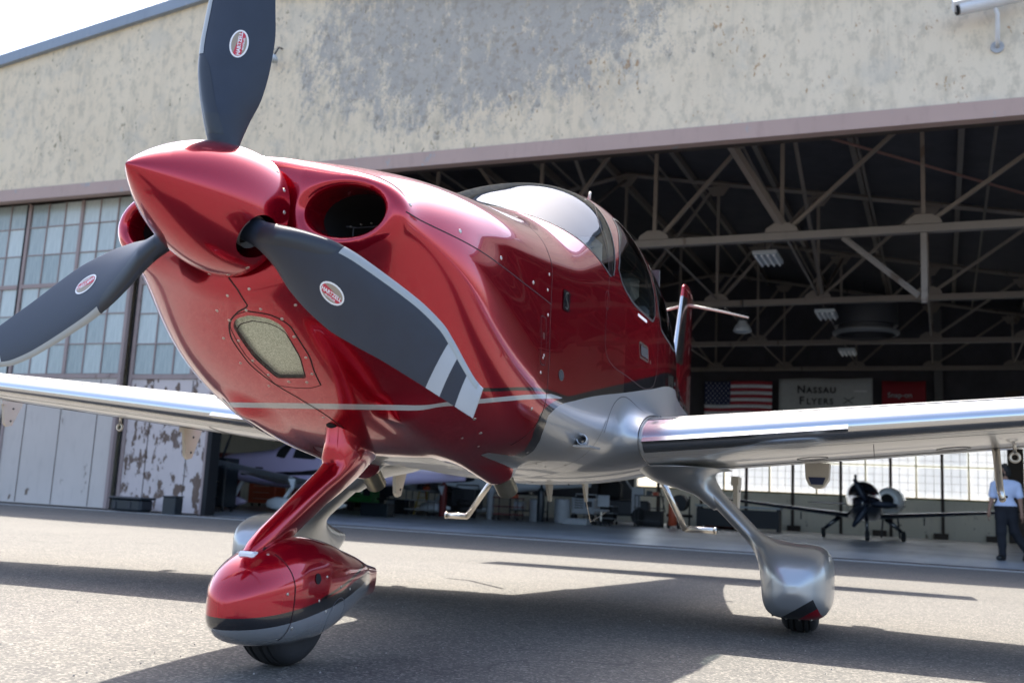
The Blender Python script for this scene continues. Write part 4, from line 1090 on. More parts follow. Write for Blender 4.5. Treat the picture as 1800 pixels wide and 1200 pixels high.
# ---- intake ducts with engine cooling fins
for s_ in (1, -1):
    b = MB(); n = 40
    for i, (x, k) in enumerate([(.575, 1.02), (.62, 1.0), (.80, .98)]):
        for j in range(n):
            a = 2*math.pi*j/n; b.v.append((x, s_*.330+.117*k*math.cos(a), 1.325+.074*k*math.sin(a)))
    for i in range(2):
        for j in range(n): b.f.append((i*n+j, i*n+(j+1) % n, (i+1)*n+(j+1) % n, (i+1)*n+j))
    b.f.append(tuple(2*n+j for j in range(n)))
    b.build('intake_duct', M['dark'], AP, True, flip=True)
    b = MB()
    for j in range(9):
        yv = .345+.009*j; hh = .055*math.sqrt(max(.05, 1-((yv-.335)/.12)**2)); b.box(.70, .79, s_*yv-.0012, s_*yv+.0012, 1.325-hh, 1.315)
    b.build('cooling_fin', M['fin'], AP, flip=True, kind='stuff')
    b = MB(); b.tube([(.69, s_*.23, 1.335), (.70, s_*.26, 1.332), (.70, s_*.34, 1.333), (.70, s_*.42, 1.335)], .003, 6); b.tube([(.70, s_*.25, 1.33), (.70, s_*.25, 1.27)], .003, 6); b.build('ignition_lead', M['fin'], AP, flip=True)
    for yv, zv in ((.245,1.335),(.28,1.34),(.315,1.342),(.35,1.34),(.43,1.37)):
        MB().lathe([(0, .0035), (.006, .003), (.007, .0001)], (.695, s_*yv, zv), (-1, 0, 0), 8).build('nut', M['steel'], AP, True, flip=True)
# ---- exhaust stacks
for s_ in (1, -1):
    b = MB(); b.tube([(1.84, s_*.30, .70), (1.90, s_*.30, .655), (2.01, s_*.305, .575)], .040, 28, cap=False, flat=1.1); b.tube([(2.01, s_*.305, .575), (1.9, s_*.30, .655)], .036, 28, cap=False, flat=1.1)
    b.build('exhaust_pipe', M['exh'], AP, True, flip=True)
    MB().lathe([(0, .039), (.001, .0)], (1.93, s_*.302, .632), (1, 0, -.75), 20).build('exhaust_bore', M['dark'], AP, flip=True)
# ---- spinner
LS, RS = .44, .188
def rsp(x): return RS*(math.sin(math.pi/2*min(1, x/LS)**.93))**.93
xs_ = [LS*(k/70)**1.25 for k in range(71)]; nv_ = 120; V = []; Fq = []
for x in xs_:
    for k in range(nv_):
        a = 2*math.pi*k/nv_; r_ = max(rsp(x), .0015); V.append((x, r_*math.sin(a), ZT+r_*math.cos(a)))
for i in range(70):
    for k in range(nv_): Fq.append((i*nv_+k, (i+1)*nv_+k, (i+1)*nv_+(k+1) % nv_, i*nv_+(k+1) % nv_))
V = np.array(V)
def hole_s(v):
    s_ = np.full(len(v), 1.0)
    for i in range(3):
        t = PHI+i*2*math.pi/3; u = np.array([0, math.sin(t), math.cos(t)]); d = v-np.array([PL-.012, 0, ZT]); al = d@u
        r_ = np.linalg.norm(d-al[:, None]*u, axis=1); s_ = np.where(al > 0, np.minimum(s_, r_-.066), s_)
    return s_
(sv, sf), _ = clip(V, Fq, hole_s(V))
def Fsp(x, y, z):
    r_ = np.sqrt(y*y+(z-ZT)**2); xc = np.clip(x, .004, LS); return r_-RS*np.sin(np.pi/2*np.clip(xc/LS, 0, 1)**.93)**.93
nrm = grad(Fsp, np.clip(sv, [.008, -9, -9], [LS-.004, 9, 9]), .002); nrm /= np.linalg.norm(nrm, axis=1)[:, None]
nrm[sv[:, 0] < .008] = nrm[sv[:, 0] < .008]*.5+np.array([-.5, 0, 0])
PR = empty('propeller'); PR.parent = AP
PR.name = 'propeller'
sp_o = obj('spinner', sv*np.array([1, -1, 1]), [q[::-1] for q in sf], M['red'], AP, True, nrm*np.array([1, -1, 1]))
bpy.data.objects.remove(PR)
MB().lathe([(LS, RS), (LS+.006, RS), (LS+.006, .02)], (0, 0, ZT), (1, 0, 0), 80).build('spinner_backplate', M['red'], AP, flip=True, auto=40)
MB().lathe([(.30, .06), (.30, .12), (.43, .12)], (0, 0, ZT), (1, 0, 0), 48, cap0=True).build('hub', M['dark'], AP, True, flip=True)
for k in range(18):
    a = PHI+math.radians(10)+2*math.pi*k/18
    screw_p = np.array([LS-.018, (rsp(LS-.018))*math.sin(a), ZT+rsp(LS-.018)*math.cos(a)])
    if hole_s(screw_p[None])[0] > .012: screw(screw_p, Fsp, sp_o if False else AP, .0062)
# ---- blades
_r  = [.10,.17,.25,.33,.42,.50,.60,.70,.80,.86,.93,.975,.995]
_le = pchip(_r, [.040,.056,.083,.108,.128,.134,.133,.130,.116,.095,.066,.050,.046])
_te = pchip(_r, [-.040,-.028,-.045,-.072,-.085,-.088,-.076,-.060,-.049,-.043,-.037,-.033,-.031])
_th = pchip(_r, [.078,.060,.040,.030,.023,.019,.015,.012,.010,.009,.007,.006,.005])
def bpoint(i, r_, c_, h_):
    be = math.atan(.13/r_) if r_ > .17 else math.atan(.13/.17)
    t = PHI+i*2*math.pi/3; u = np.array([0, math.sin(t), math.cos(t)]); v = np.array([0, -math.cos(t), math.sin(t)]); X = np.array([-1., 0, 0])
    cv = math.cos(be)*v+math.sin(be)*X; nv = math.cos(be)*X-math.sin(be)*v
    return np.array([PL, 0, ZT])+r_*u+c_*cv+h_*nv
def hfront(r_, s_):   # s 0 TE .. 1 LE
    root = float(np.clip((.26-r_)/.10, 0, 1)); af = 2.6*float(_th(r_))*(s_**.9)*((1-s_)**.5)*.98; rd = float(_th(r_))*math.sqrt(max(0, s_*(1-s_)))
    return af*(1-root)+rd*root
def hback(r_, s_):
    root = float(np.clip((.26-r_)/.10, 0, 1)); return -(.22*float(_th(r_))*4*s_*(1-s_)*(1-root)+float(_th(r_))*math.sqrt(max(0, s_*(1-s_)))*root)
rr = np.concatenate([np.linspace(.10, .9, 54), np.linspace(.91, 1.0, 10)])
NS = 26; ss_ = .5*(1-np.cos(np.linspace(0, math.pi, NS)))
blab = ['upper propeller blade', 'lower right propeller blade', 'lower left propeller blade']
for i in range(3):
    def build_zone(name, mat, r0_, r1_, parent, off=0.0, s_lo=0.0, s_hi=1.0, back=True):
        R = [x for x in rr if r0_ < x < r1_]; R = [r0_]+R+[r1_]; V = []; F_ = []
        SS = [s_lo+(s_hi-s_lo)*k for k in ss_]
        ring = len(SS)*2-2 if back else len(SS)
        for x in R:
            tipslant = 1.0
            le, te = float(_le(x)), float(_te(x))
            pf = []
            for s_ in SS:
                xx = x-(.018*s_ if x > .97 else .018*s_*max(0, (x-.80)/.17)) if x > .8 else x
                pf.append(bpoint(i, xx, te+(le-te)*s_, hfront(x, s_)+off))
            pb = []
            if back:
                for s_ in SS[::-1][1:-1]:
                    xx = x-(.018*s_ if x > .97 else .018*s_*max(0, (x-.80)/.17)) if x > .8 else x
                    pb.append(bpoint(i, xx, te+(le-te)*s_, hback(x, s_)-off))
            V += pf+pb
        m_ = len(R)
        for a in range(m_-1):
            for k in range(ring if back else ring-1): F_.append((a*ring+k, a*ring+(k+1) % ring, (a+1)*ring+(k+1) % ring, (a+1)*ring+k))
        if back and r1_ > .99: F_.append(tuple((m_-1)*ring+k for k in range(ring)))
        V = [(p[0], -p[1], p[2]) for p in V]
        o = obj(name, V, F_, mat, parent, True, None, None, 50); return recalc(o)
    B = build_zone('propeller_blade', M['prop'], .10, .846, AP); B['label'] = blab[i]
    build_zone('tip_band', M['bladegrey'], .846, .892, B); build_zone('tip_band_dark', M['prop'], .892, .942, B); build_zone('tip', M['bladegrey'], .942, 1.0, B)
    # nickel leading edge, from r .44 outboard, wrapped over the edge; rubber boot inboard
    for nm, mat, a0, a1, w0, w1, off in (('leading_edge_guard', M['nickel'], .445, .985, .018, .013, .0012), ('erosion_boot', M['boot'], .20, .442, .052, .045, .0009)):
        R = np.linspace(a0, a1, 40); V = []; F_ = []; n = 9
        for x in R:
            le, te = float(_le(x)), float(_te(x)); ch = le-te; wv = (w0+(w1-w0)*(x-a0)/(a1-a0))
            if nm == 'erosion_boot': wv *= math.sqrt(max(.02, 1-((x-a0)/(a1-a0)-.0)**8))
            sh = .018*min(1, max(0, (x-.80)/.17)) if x > .8 else 0
            row = []
            for k in range(n):
                s_ = 1-wv/ch*(1-k/(n-1)); row.append(bpoint(i, x-sh*s_, te+ch*s_+(.0012 if k == n-1 else 0), hfront(x, s_)+off))
            for k in range(n-2, -1, -1):
                s_ = 1-wv/ch*.6*(1-k/(n-1)); row.append(bpoint(i, x-sh*s_, te+ch*s_, hback(x, s_)-off))
            V += row
        m2 = 2*n-1
        for a in range(39):
            for k in range(m2-1): F_.append((a*m2+k, a*m2+k+1, (a+1)*m2+k+1, (a+1)*m2+k))
        o = obj(nm, [(p[0], -p[1], p[2]) for p in V], F_, mat, B, True, None, None, 60)
    # oval maker's decal following the blade face
    rc, cc_ = .4806, .010; da, db = .043, .0275
    def on_blade(a, b, off): # a along blade, b across chord
        x = rc+a; le, te = float(_le(x)), float(_te(x)); c_ = cc_+b; s_ = (c_-te)/(le-te); return bpoint(i, x, c_, hfront(x, s_)+off)
    def oval(name, ka, mat, off, fn=None):
        V = [on_blade(0, 0, off)]; F_ = []; n = 36
        for ring_ in (.33, .66, 1.0):
            for k in range(n): a = 2*math.pi*k/n; V.append(on_blade(da*ka*ring_*math.cos(a), (db-(1-ka)*da)*ring_*math.sin(a), off))
        for k in range(n): F_.append((0, 1+k, 1+(k+1) % n))
        for q in range(2):
            for k in range(n): F_.append((1+q*n+k, 1+(q+1)*n+k, 1+(q+1)*n+(k+1) % n, 1+q*n+(k+1) % n))
        o = obj(name, [(p[0], -p[1], p[2]) for p in V], F_, mat, B, True); return recalc(o)
    oval('decal_rim', 1.0, M['wht'], .0010); oval('decal_field', .88, M['tan'], .0014)
    # red diagonal band
    V = []; F_ = []
    nb = 14
    for k in range(nb+1):
        a = -da*.86+2*da*.86*k/nb; w_ = (db-.12*da)*.98*math.sqrt(max(0, 1-(a/(da*.88))**2))
        b0 = max(-w_, -.014-.10*a); b1 = min(w_, .0065-.20*a)
        if b1 < b0: b1 = b0
        V += [on_blade(a, b0, .0017), on_blade(a, b1, .0017)]
    for k in range(nb): F_.append((2*k, 2*k+1, 2*k+3, 2*k+2))
    recalc(obj('decal_band', [(p[0], -p[1], p[2]) for p in V], F_, M['redprint'], B, True))
    for txt, sz, bo, bold, mt_ in (('HARTZELL', .0150, -.0085, .0005, M['wht']), ('PROPELLER', .0075, -.0180, .0002, M['wht'])):
        cu_ = bpy.data.curves.new('t', 'FONT'); cu_.body = txt; cu_.size = sz; cu_.align_x = 'CENTER'; cu_.offset = bold; cu_.resolution_u = 2
        ob = bpy.data.objects.new('t', cu_); C.objects.link(ob); bpy.context.view_layer.update()
        me = bpy.data.meshes.new_from_object(ob.evaluated_get(bpy.context.evaluated_depsgraph_get())); bpy.data.objects.remove(ob)
        # text x runs outboard from the hub, text up points to the leading edge side
        for vx in me.vertices:
            a, b = vx.co.x, vx.co.y+bo+.002; p = on_blade(a, b, .0021); vx.co = (p[0], -p[1], p[2])
        me.materials.clear(); me.materials.append(mt_); o = bpy.data.objects.new('decal_lettering', me); C.objects.link(o); o.parent = B
    MB().lathe([(0, .048), (.015, .05), (.03, .048)], tuple(np.array([PL, 0, ZT])+.118*np.array([0, math.sin(PHI+i*2*math.pi/3), math.cos(PHI+i*2*math.pi/3)])), (0, math.sin(PHI+i*2*math.pi/3), math.cos(PHI+i*2*math.pi/3)), 28).build('blade_clamp', M['lgrey'], B, True, flip=True)
# ---- wings
def foil(n=30, s0=0, s1=1, t=.165):
    b = np.linspace(0, np.pi, n); x = s0+(s1-s0)*.5*(1-np.cos(b)); m_, p_ = .02, .35
    yt = 5*t*(.2969*np.sqrt(x)-.126*x-.3516*x**2+.2843*x**3-.1036*x**4)
    yc = np.where(x < p_, m_/p_**2*(2*p_*x-x*x), m_/(1-p_)**2*((1-2*p_)+2*p_*x-x*x)); return x, yc+yt, yc-yt
def chord(y): return 1.50-.158*(y-.72)
def wing_ring(y, s0, s1, s_, off=0, n=30, close=True):
    x, up, lo = foil(n, s0, s1, .165-.004*y); c_ = chord(y); zl = Z_LE+DIH*y
    P = [(LE_X+c_*a, s_*y, zl+c_*(b-.05*a)+off) for a, b in zip(x[::-1], up[::-1])]
    Q = [(LE_X+c_*a, s_*y, zl+c_*(b-.05*a)-off) for a, b in zip(x[(1 if s0 == 0 else 0):], lo[(1 if s0 == 0 else 0):])]
    return P+Q
for s_ in (1, -1):
    ys = np.linspace(.7155, 5.72, 30)
    W = loft_sections([wing_ring(y, 0, .735, s_, 0, 34) for y in ys], 'wing', M['wing'], AP, auto=50)
    for a, b, nm in ((.725, 3.3, 'flap'), (3.32, 5.5, 'aileron')):
        loft_sections([wing_ring(y, .742, 1, s_, 0, 14) for y in np.linspace(a, b, 10)], nm, M['wing'], W, auto=50)
    # rounded tip
    tip = []
    for k in range(8):
        u = k/7*math.pi/2; y = 5.72+.16*math.sin(u); c_ = math.cos(u)*.96+.04; base_ = wing_ring(5.72, 0, 1, s_, 0, 24)
        zc = Z_LE+DIH*y; zc0 = Z_LE+DIH*5.72; xc = LE_X+chord(5.72)*.5
        tip.append([(xc+(p[0]-xc)*(.75+.25*c_), s_*y, zc+(p[2]-zc0)*c_) for p in base_])
    loft_sections(tip, 'wing_tip', M['wing'], W, auto=50)
    # metal de-icing leading edge
    def le_ring(y):
        x, up, lo = foil(13, 0, .072, .165-.004*y); c_ = chord(y); zl = Z_LE+DIH*y; e = .0018
        return [(LE_X+c_*a-e, s_*y, zl+c_*b+e) for a, b in zip(x[::-1], up[::-1])]+[(LE_X+c_*a-e, s_*y, zl+c_*b-e) for a, b in zip(x[1:], lo[1:])]
    le = loft_sections([le_ring(y) for y in np.linspace(.735, 5.6, 24)], 'leading_edge_panel', M['titan'], W, closed=False, cap=False)
    for q in (0, -1):
        seamv = []
        for y in np.linspace(.735, 5.6, 24): seamv.append(le_ring(y)[q])
        MB().tube(seamv, .0032, 5).build('panel_seam', M['seamg'], W, flip=True)
    # stall strip wedge
    y0_, y1_ = .735, 1.62; b = MB()
    for y in (y0_, y1_):
        zl = Z_LE+DIH*y; k = -.004; b.v += [(LE_X+.003, s_*y, zl+.016+k), (LE_X-.020, s_*y, zl-.008+k), (LE_X+.004, s_*y, zl-.020+k), (LE_X+.02, s_*y, zl-.01)]
    b.f += [(0,1,5,4), (1,2,6,5), (2,3,7,6), (3,0,4,7), (0,3,2,1), (4,5,6,7)]
    recalc(b.build('stall_strip', M['titan'], W, flip=True))
    # chordwise joints and round inspection covers on the underside
    def under(y, s0, s1, n=16):
        x, up, lo = foil(60, 0, 1, .165-.004*y); q = np.linspace(s0, s1, n); zl = Z_LE+DIH*y; c_ = chord(y)
        return [(LE_X+c_*a, s_*y, zl+c_*(float(np.interp(a, x, lo))-.05*a)-.0012) for a in q]
    for y in (1.72, 3.3, 4.6): MB().tube(under(y, .09, .73), .0016, 4, cap=False).build('access_panel_seam', M['seamg'], W, flip=True)
    MB().tube([under(y, .40, .41, 2)[0] for y in np.linspace(.75, 5.6, 30)], .0014, 4, cap=False).build('spar_seam', M['seamg'], W, flip=True)
    for y in (1.45, 2.05, 2.9, 3.8):
        ring_ = []
        for k in range(25):
            a = 2*math.pi*k/24; p = under(y+.07*math.sin(a), .30+.05*math.cos(a), .31+.05*math.cos(a), 2)[0]; ring_.append(p)
        MB().tube(ring_, .0013, 4, cap=False).build('inspection_cover_seam', M['seamg'], W, flip=True)
        for k in range(0, 24, 4): MB().lathe([(0, .0035), (.0012, .003), (.0012, 0)], (ring_[k][0], ring_[k][1], ring_[k][2]), (0, 0, -1), 6).build('screw', M['steel'], W, flip=True)
# silver slab: rib line of the root joint
for s_ in (1, -1):
    x, up, lo = foil(40, 0, 1, .163); c_ = 1.515; y = .722; zl = Z_LE+DIH*y
    P = [(LE_X-.008+c_*a, s_*y, zl+c_*(b-.05*a)+.003) for a, b in zip(x[::-1], up[::-1])]+[(LE_X-.008+c_*a, s_*y, zl+c_*(b-.05*a)-.003) for a, b in zip(x[1:], lo[1:])]
    MB().tube(P, .0022, 6, cap=False).build('root_joint', M['silver'], AP, flip=True)
# flap hinges, tie-downs, pitot, belly antennas
def bracket(x, y, z, nm='flap_hinge', h=.22, l=.20):
    b = MB(); poly = [(x-l*.45, z+.03), (x+l*.55, z+.03), (x+l*.45, z-h*.15), (x+.02, z-h), (x-.02, z-h-.01), (x-.05, z-h*.93)]
    b.prism(poly, 1, y-.012, y+.012); b.box(x-l*.5, x-l*.3, y-.02, y+.02, z-.02, z+.03)
    o = b.build(nm, M['ant'], AP, flip=True); recalc(o)
    for q in (.25, .8): MB().lathe([(0, .008), (.004, .007), (.004, 0)], (x+.02-.02*q, y+.012, z-h*q), (0, 1, 0), 10).build('bolt', M['dgrey'], o, flip=True)
bracket(3.9, .98, .70, h=.19); bracket(3.9, -1.15, .72, h=.19); bracket(3.75, -2.68, .90, h=.19); bracket(3.8, -4.38, 1.07, h=.17); bracket(3.75, 2.68, .90, h=.19)
for (x, y, z) in ((3.0, 2.30, .895), (3.0, -2.62, .92)):
    b = MB(); b.tube([(x-.028*math.cos(a), y+.028*math.sin(a), z-.06+.0*a) if False else (x, y+.019*math.cos(a), z-.062+.019*math.sin(a)) for a in np.linspace(0, 2*math.pi, 17)], .007, 8, cap=False)
    b.tube([(x, y, z+.02), (x, y, z-.045)], .008, 10); b.build('tie_down_ring', M['steel'], AP, True, flip=True)
    MB().lathe([(0, .03), (.006, .03), (.006, .012)], (x, y, z+.012), (0, 0, -1), 20).build('tie_down_socket', M['dark'], AP, flip=True)
b = MB(); b.tube([(3.12, 2.235, .90), (3.05, 2.235, .80), (2.98, 2.235, .70), (2.93, 2.24, .645)], [.022, .02, .019, .017], 14, flat=.8); b.build('pitot_mast', M['chrome'], AP, True, flip=True)
for z in (.66, .80): MB().lathe([(0, .006), (.012, .005), (.012, 0)], (3.0, 2.255, z), (0, 1, 0), 8).build('rivet', M['dgrey'], AP, flip=True)
b = MB(); b.prism([(1.355, .82), (1.485, .82), (1.48, .735), (1.455, .695), (1.435, .685), (1.40, .685), (1.375, .70), (1.36, .735)], 0, 3.80, 3.98); recalc(b.build('aileron_hinge_cover', M['ant'], AP, flip=True)); b = MB(); b.prism([(1.375, .742), (1.465, .742), (1.45, .703), (1.39, .703)], 0, 3.79, 3.798); recalc(b.build('cover_window', M['blueprint'], AP, flip=True))
for (x, ln, nm) in ((3.48, .10, 'blade_antenna'),):
    MB().prism([(x-.05, .64), (x+.05, .64), (x+.035, .64-ln), (x+.01, .64-ln)], 1, -.008, .008).build(nm, M['ant'], AP, flip=True)
MB().prism([(4.15, .67), (4.25, .67), (4.25, .55), (4.23, .55)], 1, -.008, .008).build('antenna_base', M['ant'], AP, flip=True)
MB().tube([(4.24, 0, .56), (4.36, 0, .425), (4.75, 0, .49)], .003, 6).build('wire_antenna', M['chrome'], AP, flip=True)
for (x, y) in ((2.9, .1), (3.2, .2), (3.5, -.15)): MB().lathe([(0, .005), (.02, .004), (.02, 0)], (x, y, .65), (0, 0, -1), 8).build('drain_valve', M['dgrey'], AP, flip=True)
# boarding steps
for (P, ft) in (([(4.35,.46,.70),(4.58,.565,.41)], (4.6,.75,.41)), ([(4.35,-.66,.70),(4.58,-.95,.41)], (4.6,-1.11,.41))):
    MB().tube(P, .022, 16, flat=.75).build('boarding_step_leg', M['chrome'], AP, True, flip=True)
    MB().tube([P[1], ft], .020, 14).build('boarding_step_tread', M['chrome'], AP, True, flip=True)
    MB().lathe([(0, .022), (.01, .024), (.014, .0)], ft, (0, 1 if ft[1] > 0 else -1, 0), 14).build('tread_cap', M['chrome'], AP, True, flip=True)
# ---- tail
def fin_ring(z, n=26):
    u = (z-1.40)/1.26; xl = 6.62+.66*u; c_ = 1.12-.62*u; x, up, lo = foil(n, 0, 1, .10)
    yc = (up+lo)/2; h = (up-lo)/2
    return [(xl+c_*a, c_*b, z) for a, b in zip(x[::-1], h[::-1])]+[(xl+c_*a, -c_*b, z) for a, b in zip(x[1:], h[1:])]
fin = loft_sections([fin_ring(z) for z in np.linspace(1.38, 2.58, 14)], 'fin', M['red'], AP, auto=60)
tipr = []
for k in range(6):
    a = k/5*math.pi/2; base_ = fin_ring(2.58); cx = sum(p[0] for p in base_)/len(base_); kx = .2+.8*math.cos(a)
    tipr.append([(cx+(p[0]-cx)*kx, p[1]*max(.05, math.cos(a)), 2.58+.075*math.sin(a)) for p in base_])
loft_sections(tipr, 'fin_cap', M['red'], AP)
def fin_le(z0_, z1_):
    secs = []
    for z in np.linspace(z0_, z1_, 8):
        r_ = fin_ring(z, 26); n = len(r_); mid = n//2; sel = r_[mid-9:mid+10]; secs.append([(p[0]-.002, p[1]*1.03, p[2]) for p in sel])
    return secs
loft_sections(fin_le(1.82, 2.50), 'fin_deicing_strip', M['titan'], AP, closed=False, cap=False)
for s_ in (1, -1):
    b = MB(); b.tube([(7.45, .02*s_, 2.46), (7.56, .30*s_, 2.42), (7.66, .56*s_, 2.37)], [.014, .011, .008], 8); b.build('nav_antenna', M['ant'], AP, True, flip=True)
    def st_ring(y):
        x, up, lo = foil(18, 0, 1, .10); c_ = .78-.14*y; xl = 6.90+.02*y
        return [(xl+c_*a, s_*y, 1.30+c_*b) for a, b in zip(x[::-1], up[::-1])]+[(xl+c_*a, s_*y, 1.30+c_*b) for a, b in zip(x[1:], lo[1:])]
    loft_sections([st_ring(y) for y in np.linspace(.04, 1.95, 10)], 'tailplane', M['red'], AP, auto=60)
MB().tube([(2.93, .33, 2.10), (2.935, .335, 2.145)], [.010, .006], 8).build('temperature_probe', M['ant'], AP, True, flip=True)
# ---- nose gear
def np_sec():
    #  x, top, upper, lower, bottom, half width, nu, nl
    S = [(.555,.215,.20,.19,.155,.012,2,2),(.565,.250,.212,.18,.130,.045,2,2),(.59,.288,.222,.175,.110,.075,2,2.1),(.63,.325,.232,.17,.092,.103,2,2.3),(.70,.360,.24,.17,.078,.125,2,2.5),(.80,.386,.245,.17,.070,.137,2.1,2.6),(.90,.392,.25,.18,.070,.137,2.1,2.6),
         (1.02,.380,.255,.19,.085,.128,2,2.4),(1.14,.350,.26,.20,.115,.105,2,2.2),(1.26,.320,.265,.215,.145,.075,2,2),(1.36,.290,.262,.225,.165,.042,2,2),(1.45,.272,.255,.232,.178,.018,2,2)]
    A = np.array(S); cs_ = [pchip(A[:, 0], A[:, i]) for i in range(1, 8)]; xs = np.concatenate([[.555,.558,.562,.57,.58], np.linspace(.59, 1.45, 44)]); return [super_ring(x, *[float(c(x)) for c in cs_], 64) for x in xs]
npo = loft_sections(np_sec(), 'nose_wheel_fairing', M['npant'], AP, auto=60)
_A = np.array([(.5,.2,.2,.2,.1,.01,2,2)])
def Fnp_factory():
    S = np.array([(.555,.215,.20,.19,.155,.012,2,2),(.565,.250,.212,.18,.130,.045,2,2),(.59,.288,.222,.175,.110,.075,2,2.1),(.63,.325,.232,.17,.092,.103,2,2.3),(.70,.360,.24,.17,.078,.125,2,2.5),(.80,.386,.245,.17,.070,.137,2.1,2.6),(.90,.392,.25,.18,.070,.137,2.1,2.6),
         (1.02,.380,.255,.19,.085,.128,2,2.4),(1.14,.350,.26,.20,.115,.105,2,2.2),(1.26,.320,.265,.215,.145,.075,2,2),(1.36,.290,.262,.225,.165,.042,2,2),(1.45,.272,.255,.232,.178,.018,2,2)])
    cs_ = [pchip(S[:, 0], S[:, i]) for i in range(1, 8)]
    def F(x, y, z):
        zt, zu, zl, zb, w_, nu, nl = [c(x) for c in cs_]; ay = np.abs(y)/w_; up = z > zu; lo = z < zl
        q = np.maximum(np.where(up, (z-zu)/(zt-zu), np.where(lo, (zl-z)/(zl-zb), 0)), 0); n = np.where(up, nu, np.where(lo, nl, 2.0))
        return ((ay**n+q**n+1e-12)**(1/n)-1)*.12
    return F
Fnp = Fnp_factory()
def np_side(x, z, s_=1): return side_y(Fnp, x, z, .2, s_)
for s_ in (1, -1):
    zz = np.linspace(.10, .345, 40); ribbon(np_side(.70+.03*np.sin((zz-.1)/.28*3.1)+.06*(.25-zz), zz, s_), .003, Fnp, .0008, name='fairing_seam', parent=AP)
    for x, z in [(.69,.345),(.70,.235),(.735,.135),(.90,.275),(.86,.205),(.905,.17),(1.0,.238),(1.08,.225)]: screw(np_side([x], [z], s_)[0], Fnp, AP, .005)
    th = np.linspace(0, 2*np.pi, 25)[:-1]
    P = np_side(.98+.055*np.cos(th)+.02*np.sin(th), .152+.052*np.sin(th), s_); ribbon(P, .002, Fnp, .0008, M['seamg'], 'valve_door_seam', AP, closed=True)
    P = np_side(.845+.016*np.cos(th), .272+.016*np.sin(th), s_); c_ = P.mean(0)
    obj('tow_bar_socket', np.concatenate([P, c_[None]])*np.array([1, -1, 1])+np.array([0, -s_*.002, 0]), [(i, (i+1) % 24, 24) for i in range(24)], M['dark'], AP, True)
# strut fairing
def blade_ring(cx, cz, ang, ch, th_, n=28):
    # streamlined section: chord direction in the xz plane at angle ang, thickness along y
    x, up, lo = foil(n//2+1, 0, 1, .5); h = (up-lo)/2; h = h/h.max()*th_/2; dx, dz = math.cos(ang), math.sin(ang)
    return [(cx+dx*(a-.38)*ch, b, cz+dz*(a-.38)*ch) for a, b in zip(x[::-1], h[::-1])]+[(cx+dx*(a-.38)*ch, -b, cz+dz*(a-.38)*ch) for a, b in zip(x[1:], h[1:])]
secs = [blade_ring(*a) for a in [(1.235,.80,.10,.42,.115),(1.225,.72,.12,.38,.115),(1.20,.655,.05,.34,.112),(1.160,.617,-.20,.215,.098),(1.095,.578,-.52,.148,.084),(1.03,.545,-.66,.128,.076),(.94,.493,-.68,.122,.072),(.86,.446,-.68,.118,.070),(.76,.388,-.70,.112,.068),(.705,.358,-.74,.088,.060),(.668,.342,-.80,.045,.040)]]
loft_sections(secs, 'nose_strut_fairing', M['red'], AP, auto=60)
MB().box(.650, .705, -.028, .028, .28, .352, .006).build('fork_link', M['whitep'], AP, flip=True)
MB().box(.695, .76, -.030, .030, .28, .372, .004).build('strut_slot', M['dark'], AP, flip=True)
MB().lathe([(0, .024), (.02, .02), (.03, 0)], (1.085, .0, .775), (.1, 0, -1), 16).build('gear_well_shade', M['dark'], AP, True, flip=True)  # black plug standing in for the shaded gap beside the strut top
def tyre(cx, cy, r_, w_, nm='tyre', parent=AP, mat=None, flip=True, axis=(0, 1, 0)):
    prof = []
    for k in range(73):
        a = math.pi*k/72; hx = -math.cos(a); e = abs(hx)**.75*math.copysign(1, hx); rr_ = r_-.42*r_*(1-math.sin(a)**.55) if 0 < k < 72 else r_*.58
        g_ = 0
        if abs(hx) < .62:
            for gq in (-.45, -.15, .15, .45):
                if abs(hx-gq) < .045: g_ = .008
        prof.append((e*w_/2, rr_-g_))
    T_ = MB().lathe(prof, (cx, cy, r_), axis, 64).build(nm, M['rub'], parent, flip=flip, auto=45)
    for s_ in (1, -1):
        A = Vector(axis); MB().lathe([(0, r_*.60), (.01, r_*.56), (-.02*1, r_*.30), (.0, r_*.12), (.015, r_*.10), (.015, 0)], tuple(Vector((cx, cy, r_))+A*s_*w_*.40), tuple(A*s_), 32).build('rim', M['lgrey'], T_, True, flip=flip)
    return T_
tyre(.885, 0, .185, .145, 'nose_wheel')
# ---- main gear: leg blended into the wheel fairing (implicit), plus cuff under the wing
def pant(x, y, z):
    S = [(2.62,.03),(2.66,.09),(2.74,.135),(2.85,.152),(3.0,.155),(3.12,.148),(3.3,.125),(3.5,.075),(3.66,.022)]
    w_ = pchip([a for a, _ in S], [b for _, b in S])(x); zt = pchip([2.62,2.66,2.74,2.85,3.0,3.12,3.3,3.5,3.66],[.24,.31,.365,.395,.405,.395,.36,.315,.28])(x)
    zb = pchip([2.62,2.66,2.74,2.85,3.0,3.12,3.3,3.5,3.66],[.20,.13,.09,.08,.08,.085,.11,.17,.25])(x); zc = (zt+zb)/2
    g = ((np.abs(y-1.39)/w_)**3.6+(np.abs(z-zc)/((zt-zb)/2))**3.6+1e-9)**(1/3.6); f = (g-1)*np.minimum(w_, .15)
    return smax(f, np.maximum(2.625-x, x-3.655), .02)
GA, GB = np.array([3.08, .895, .70]), np.array([3.02, 1.275, .33])
